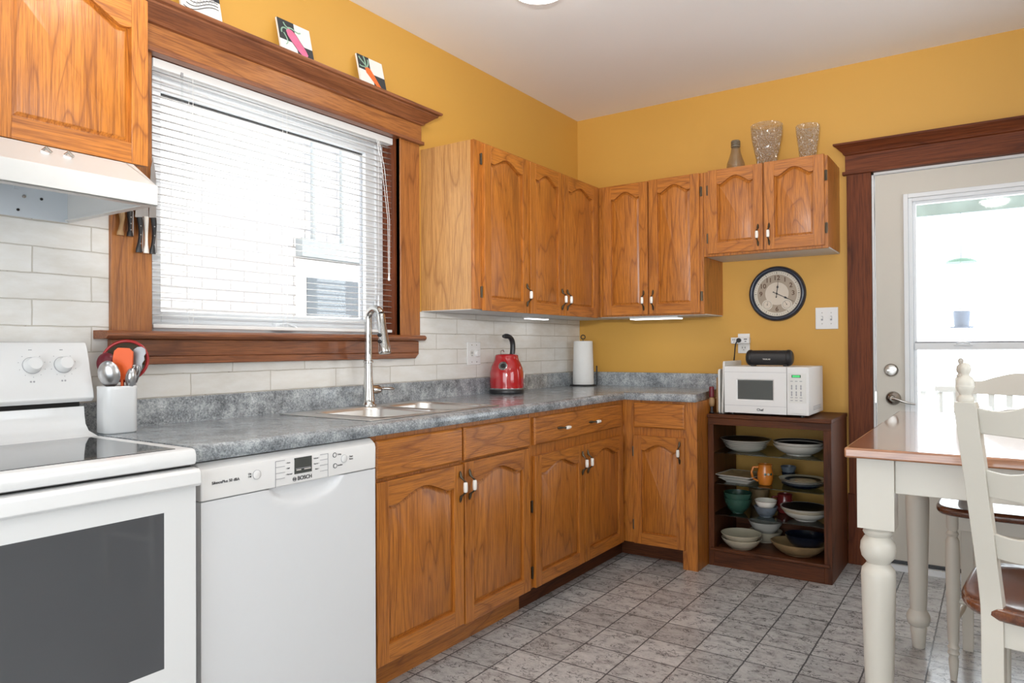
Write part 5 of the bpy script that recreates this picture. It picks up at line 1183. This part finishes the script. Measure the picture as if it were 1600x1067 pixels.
# ------------------------------------------------------------------ stools
def make_stool(label, loc, rz):
    t = bpy.data.objects.new('counter_stool', None); COL.objects.link(t); tag(t, label, 'chair', 'ladder back stools at the table')
    t['_o'] = [0, 0, 0]
    b_ = MB(); outl = []; n = 40
    for k in range(n):
        a_ = 2*pi*k/n; ca, sa = math.cos(a_), math.sin(a_)
        ex = .50 if sa < 0 else .38
        x = .252*math.copysign(abs(ca)**ex, ca); y = .205*math.copysign(abs(sa)**ex, sa)
        x *= (1+.04*(y/.2)); outl.append((x, y))
    lps = []
    for sc2, z in ((.93, .580), (.975, .583), (1.0, .592), (1.0, .600), (.985, .608), (.955, .611), (.80, .606), (.4, .600), (.02, .599)): lps.append([Vector((x*sc2, y*sc2, z)) for x, y in outl])
    b_.loft(lps, 'seat_wood'); obj('seat', b_, t, smooth=60)
    px_ = .172
    def spine(z): # y of back post centre
        return -.168 if z < .60 else -.168 - .150*((z-.60)/.445)**1.1
    def spl(z): return 0 if z < .60 else .020*(z-.60)/.445
    for sx_ in (-1, 1):
        b_ = MB(); lp = []
        for z in [0, .3, .57, .61, .66, .72, .80, .88, .95, 1.036, 1.048]:
            y = spine(z); xx = sx_*(px_+spl(z)); hw = (.0195 if z > .61 else .020) * (.9 if z == 1.048 else 1) * (.85 if z == 0 else 1); hd_ = .018 if z > .61 else .020
            lp.append([Vector((xx-hw, y-hd_, z)), Vector((xx+hw, y-hd_, z)), Vector((xx+hw, y+hd_, z)), Vector((xx-hw, y+hd_, z))])
        b_.loft(lp, 'cream_paint')
        yt = spine(1.048)
        b_.lathe([(0.0125, 0.0000), (0.0145, 0.0036), (0.0148, 0.0090), (0.0135, 0.0126), (0.0100, 0.0153), (0.0110, 0.0180), (0.0150, 0.0243), (0.0164, 0.0324), (0.0162, 0.0342), (0.0155, 0.0353), (0.0160, 0.0369), (0.0150, 0.0450), (0.0110, 0.0513), (0.0070, 0.0540), (0.0066, 0.0567), (0.0092, 0.0621), (0.0099, 0.0684), (0.0085, 0.0756), (0.0040, 0.0796), (0.0000, 0.0801)], (sx_*(px_+spl(1.048)), yt-.002, 1.046), 'cream_paint', seg=24)
        obj('back_leg', b_, t, bev=.0025, smooth=40)
        b_ = MB(); b_.lathe([(.010, 0), (.012, .02), (.016, .07), (.013, .085), (.019, .095), (.015, .105), (.019, .115), (.014, .125), (.017, .14), (.021, .30), (.0225, .44), (.021, .49), (.015, .505), (.020, .515), (.014, .525), (.018, .535), (.019, .580)], (sx_*.205, .150, 0), 'cream_paint', seg=22); obj('front_leg', b_, t, smooth=45)
    b_ = MB(); b_.box(-px_+.018, px_-.018, spine(0)-.009, spine(0)+.009, .525, .581, 'cream_paint'); b_.box(-.187, .187, .141, .159, .53, .581, 'cream_paint')
    for sx_ in (-1, 1): b_.loft([[Vector((sx_*xa-.009, ya, za)), Vector((sx_*xa+.009, ya, za)), Vector((sx_*xb+.009, yb, za)), Vector((sx_*xb-.009, yb, za))] for za in (.525, .581) for xa, ya, xb, yb in ((.172, -.150, .203, .135),)], 'cream_paint')
    obj('seat_rail', b_, t, bev=.002)
    b_ = MB()
    for sx_ in (-1, 1): b_.tube([(sx_*.172, -.16, .20), (sx_*.188, 0, .20), (sx_*.205, .15, .20)], [.008, .012, .008], 'cream_paint', 12)
    b_.tube([(-.205, .15, .28), (0, .15, .28), (.205, .15, .28)], [.009, .014, .009], 'cream_paint', 12); b_.tube([(-.172, -.168, .26), (0, -.168, .26), (.172, -.168, .26)], [.008, .012, .008], 'cream_paint', 12)
    obj('stretcher', b_, t, smooth=60)
    for (za, zb2, hump) in ((.985, 1.038, .028), (.852, .910, .018), (.718, .774, .014)):
        b_ = MB(); nseg = 22; top_, bot = [], []
        lp = []
        for k in range(nseg+1):
            u = k/nseg; pw = px_+spl(za)-.012; x = -pw+2*pw*u; bow = -.026*math.sin(pi*u)
            v = max(0, (min(u, 1-u)-.12)/.38); hz = hump*(v*v*(3-2*v)) - .006*math.sin(pi*min(1, min(u, 1-u)/.24))
            y0_ = spine(za)+bow; y1_ = spine(zb2)+bow; lift = .006*math.sin(pi*u)
            lp.append([Vector((x, y0_-.006, za-lift)), Vector((x, y0_+.006, za-lift)), Vector((x, y1_+.006, zb2+hz)), Vector((x, y1_-.006, zb2+hz))])
        b_.loft(lp, 'cream_paint'); obj('slat', b_, t, bev=.002, smooth=50)
    t.location = loc; t.rotation_euler = (0, 0, rz)
    return t
make_stool('near cream ladder back stool, cut by the right edge, in front of the table', (2.492, -2.205, 0), math.radians(-8))
make_stool('far cream ladder back stool behind the table, before the glazed door', (2.380, -1.120, 0), math.radians(180)).scale = (1, 1, .985)

# ------------------------------------------------------------------ ceiling lights
def dome(x, y, label, em='light_emit'):
    t = thing('ceiling_light', label, 'ceiling light', (x, y, CEIL), 'flush ceiling lights')
    b_ = MB(); b_.lathe([(.150, 0), (.152, -.012), (.146, -.024), (.132, -.028), (.130, -.010), (.0, -.008)], (x, y, CEIL-.0005), 'white_enamel', seg=48); obj('rim', b_, t, smooth=50)
    b_ = MB(); b_.lathe([(.131, -.022), (.124, -.040), (.105, -.060), (.07, -.076), (.03, -.084), (0, -.085)], (x, y, CEIL), em, seg=48, cap=False); obj('bowl', b_, t, smooth=60)
dome(.777, -1.72, 'round white flush ceiling light glowing at the top edge of the photo', 'light_emit_soft')
dome(.90, -3.05, 'round flush ceiling light over the range side of the room, above the frame')
dome(2.75, -2.6, 'added fill light in a round ceiling fixture above the table, out of the frame')  # extra fixture outside the view, added as fill light
dome(2.3, -4.6, 'added fill light in a round ceiling fixture, dining area behind the view')  # unseen fixture behind the camera, added to brighten the room

# ------------------------------------------------------------------ outdoors
b_ = MB(); b_.box(-8, 8, .16, 12, -.25, -.15, 'snow').box(-8, -.2, -8, .16, -.25, -.15, 'snow'); struct('ground', b_)
nb = thing('neighbour_house', 'pale brick house wall seen through the blind, with a small window', 'house', (-2.2, -2, 0))
obj('wall', MB().box(-2.4, -2.2, -8, .6, -.15, 6, 'neighbour_brick'), nb)
b_ = MB(); b_.box(-2.2, -2.17, -.55, .15, 1.30, 1.86, 'vinyl_white'); wf = obj('window', b_, nb)
obj('pane', MB().box(-2.168, -2.160, -.47, .07, 1.42, 1.72, 'far_window'), wf)
b_ = MB(); b_.box(-2.2, -2.12, -.55, .15, 1.88, 2.02, 'rail_paint'); obj('awning_board', b_, nb)
b_ = MB()
for y in (-.42, -.12): b_.tube([(-2.15, y, 2.02), (-2.15, y, 2.9)], .02, 'rail_paint', 8)
obj('conduit', b_, nb)
pr_ = thing('deck_railing', 'white balustrade outside beyond the glazed door', 'railing', (2.2, 2.2, -.15))
b_ = MB(); b_.box(1.0, 4.5, 2.18, 2.24, .80, .86, 'rail_paint').box(1.0, 4.5, 2.19, 2.23, -.02, .03, 'rail_paint'); obj('rail', b_, pr_)
for k in range(14): obj('baluster', MB().box(1.70+.11*k, 1.74+.11*k, 2.195, 2.225, .03, .80, 'rail_paint'), pr_)
b_ = MB(); b_.box(1.05, 1.15, 2.16, 2.26, -.15, .95, 'rail_paint').box(4.3, 4.4, 2.16, 2.26, -.15, .95, 'rail_paint'); obj('post', b_, pr_)
aw = MB(); aw.box(1.2, 4.6, 2.42, 2.46, 2.20, 2.42, 'awning_grey'); aw.box(1.25, 1.33, 2.40, 2.48, -.15, 2.42, 'rail_paint'); aw.box(4.5, 4.58, 2.40, 2.48, -.15, 2.42, 'rail_paint')
tag(obj('porch_beam', aw, origin=(2.9, 2.44, -.15)), 'mottled grey green porch beam above the railing outside the door', 'beam')
fd = thing('bird_feeder', 'hanging bird feeder with green cap seen through the door glass', 'bird feeder', (2.08, 2.44, 1.35))
b_ = MB(); b_.tube([(2.08, 2.44, 2.20), (2.08, 2.44, 1.84)], .003, 'feeder_blue', 6); obj('hanger', b_, fd)
b_ = MB(); b_.lathe([(.11, 0), (.09, .02), (.04, .035), (0, .04)], (2.08, 2.44, 1.81), 'feeder_green', seg=24); obj('cap', b_, fd)
b_ = MB(); b_.lathe([(.006, 0), (.006, .36)], (2.08, 2.44, 1.46), 'snow', seg=12); b_.lathe([(.05, 0), (.06, .12), (.055, .13)], (2.08, 2.44, 1.30), 'feeder_blue', seg=20); b_.lathe([(.04, 0), (.04, .06)], (2.08, 2.44, 1.44), 'rail_paint', seg=16); obj('seed_tube', b_, fd)
b_ = MB(); b_.lathe([(.08, 0), (.08, .012)], (2.08, 2.44, 1.295), 'feeder_blue', seg=20); obj('tray', b_, fd)

for o in bpy.data.objects:
    if '_o' in o.keys(): del o['_o']
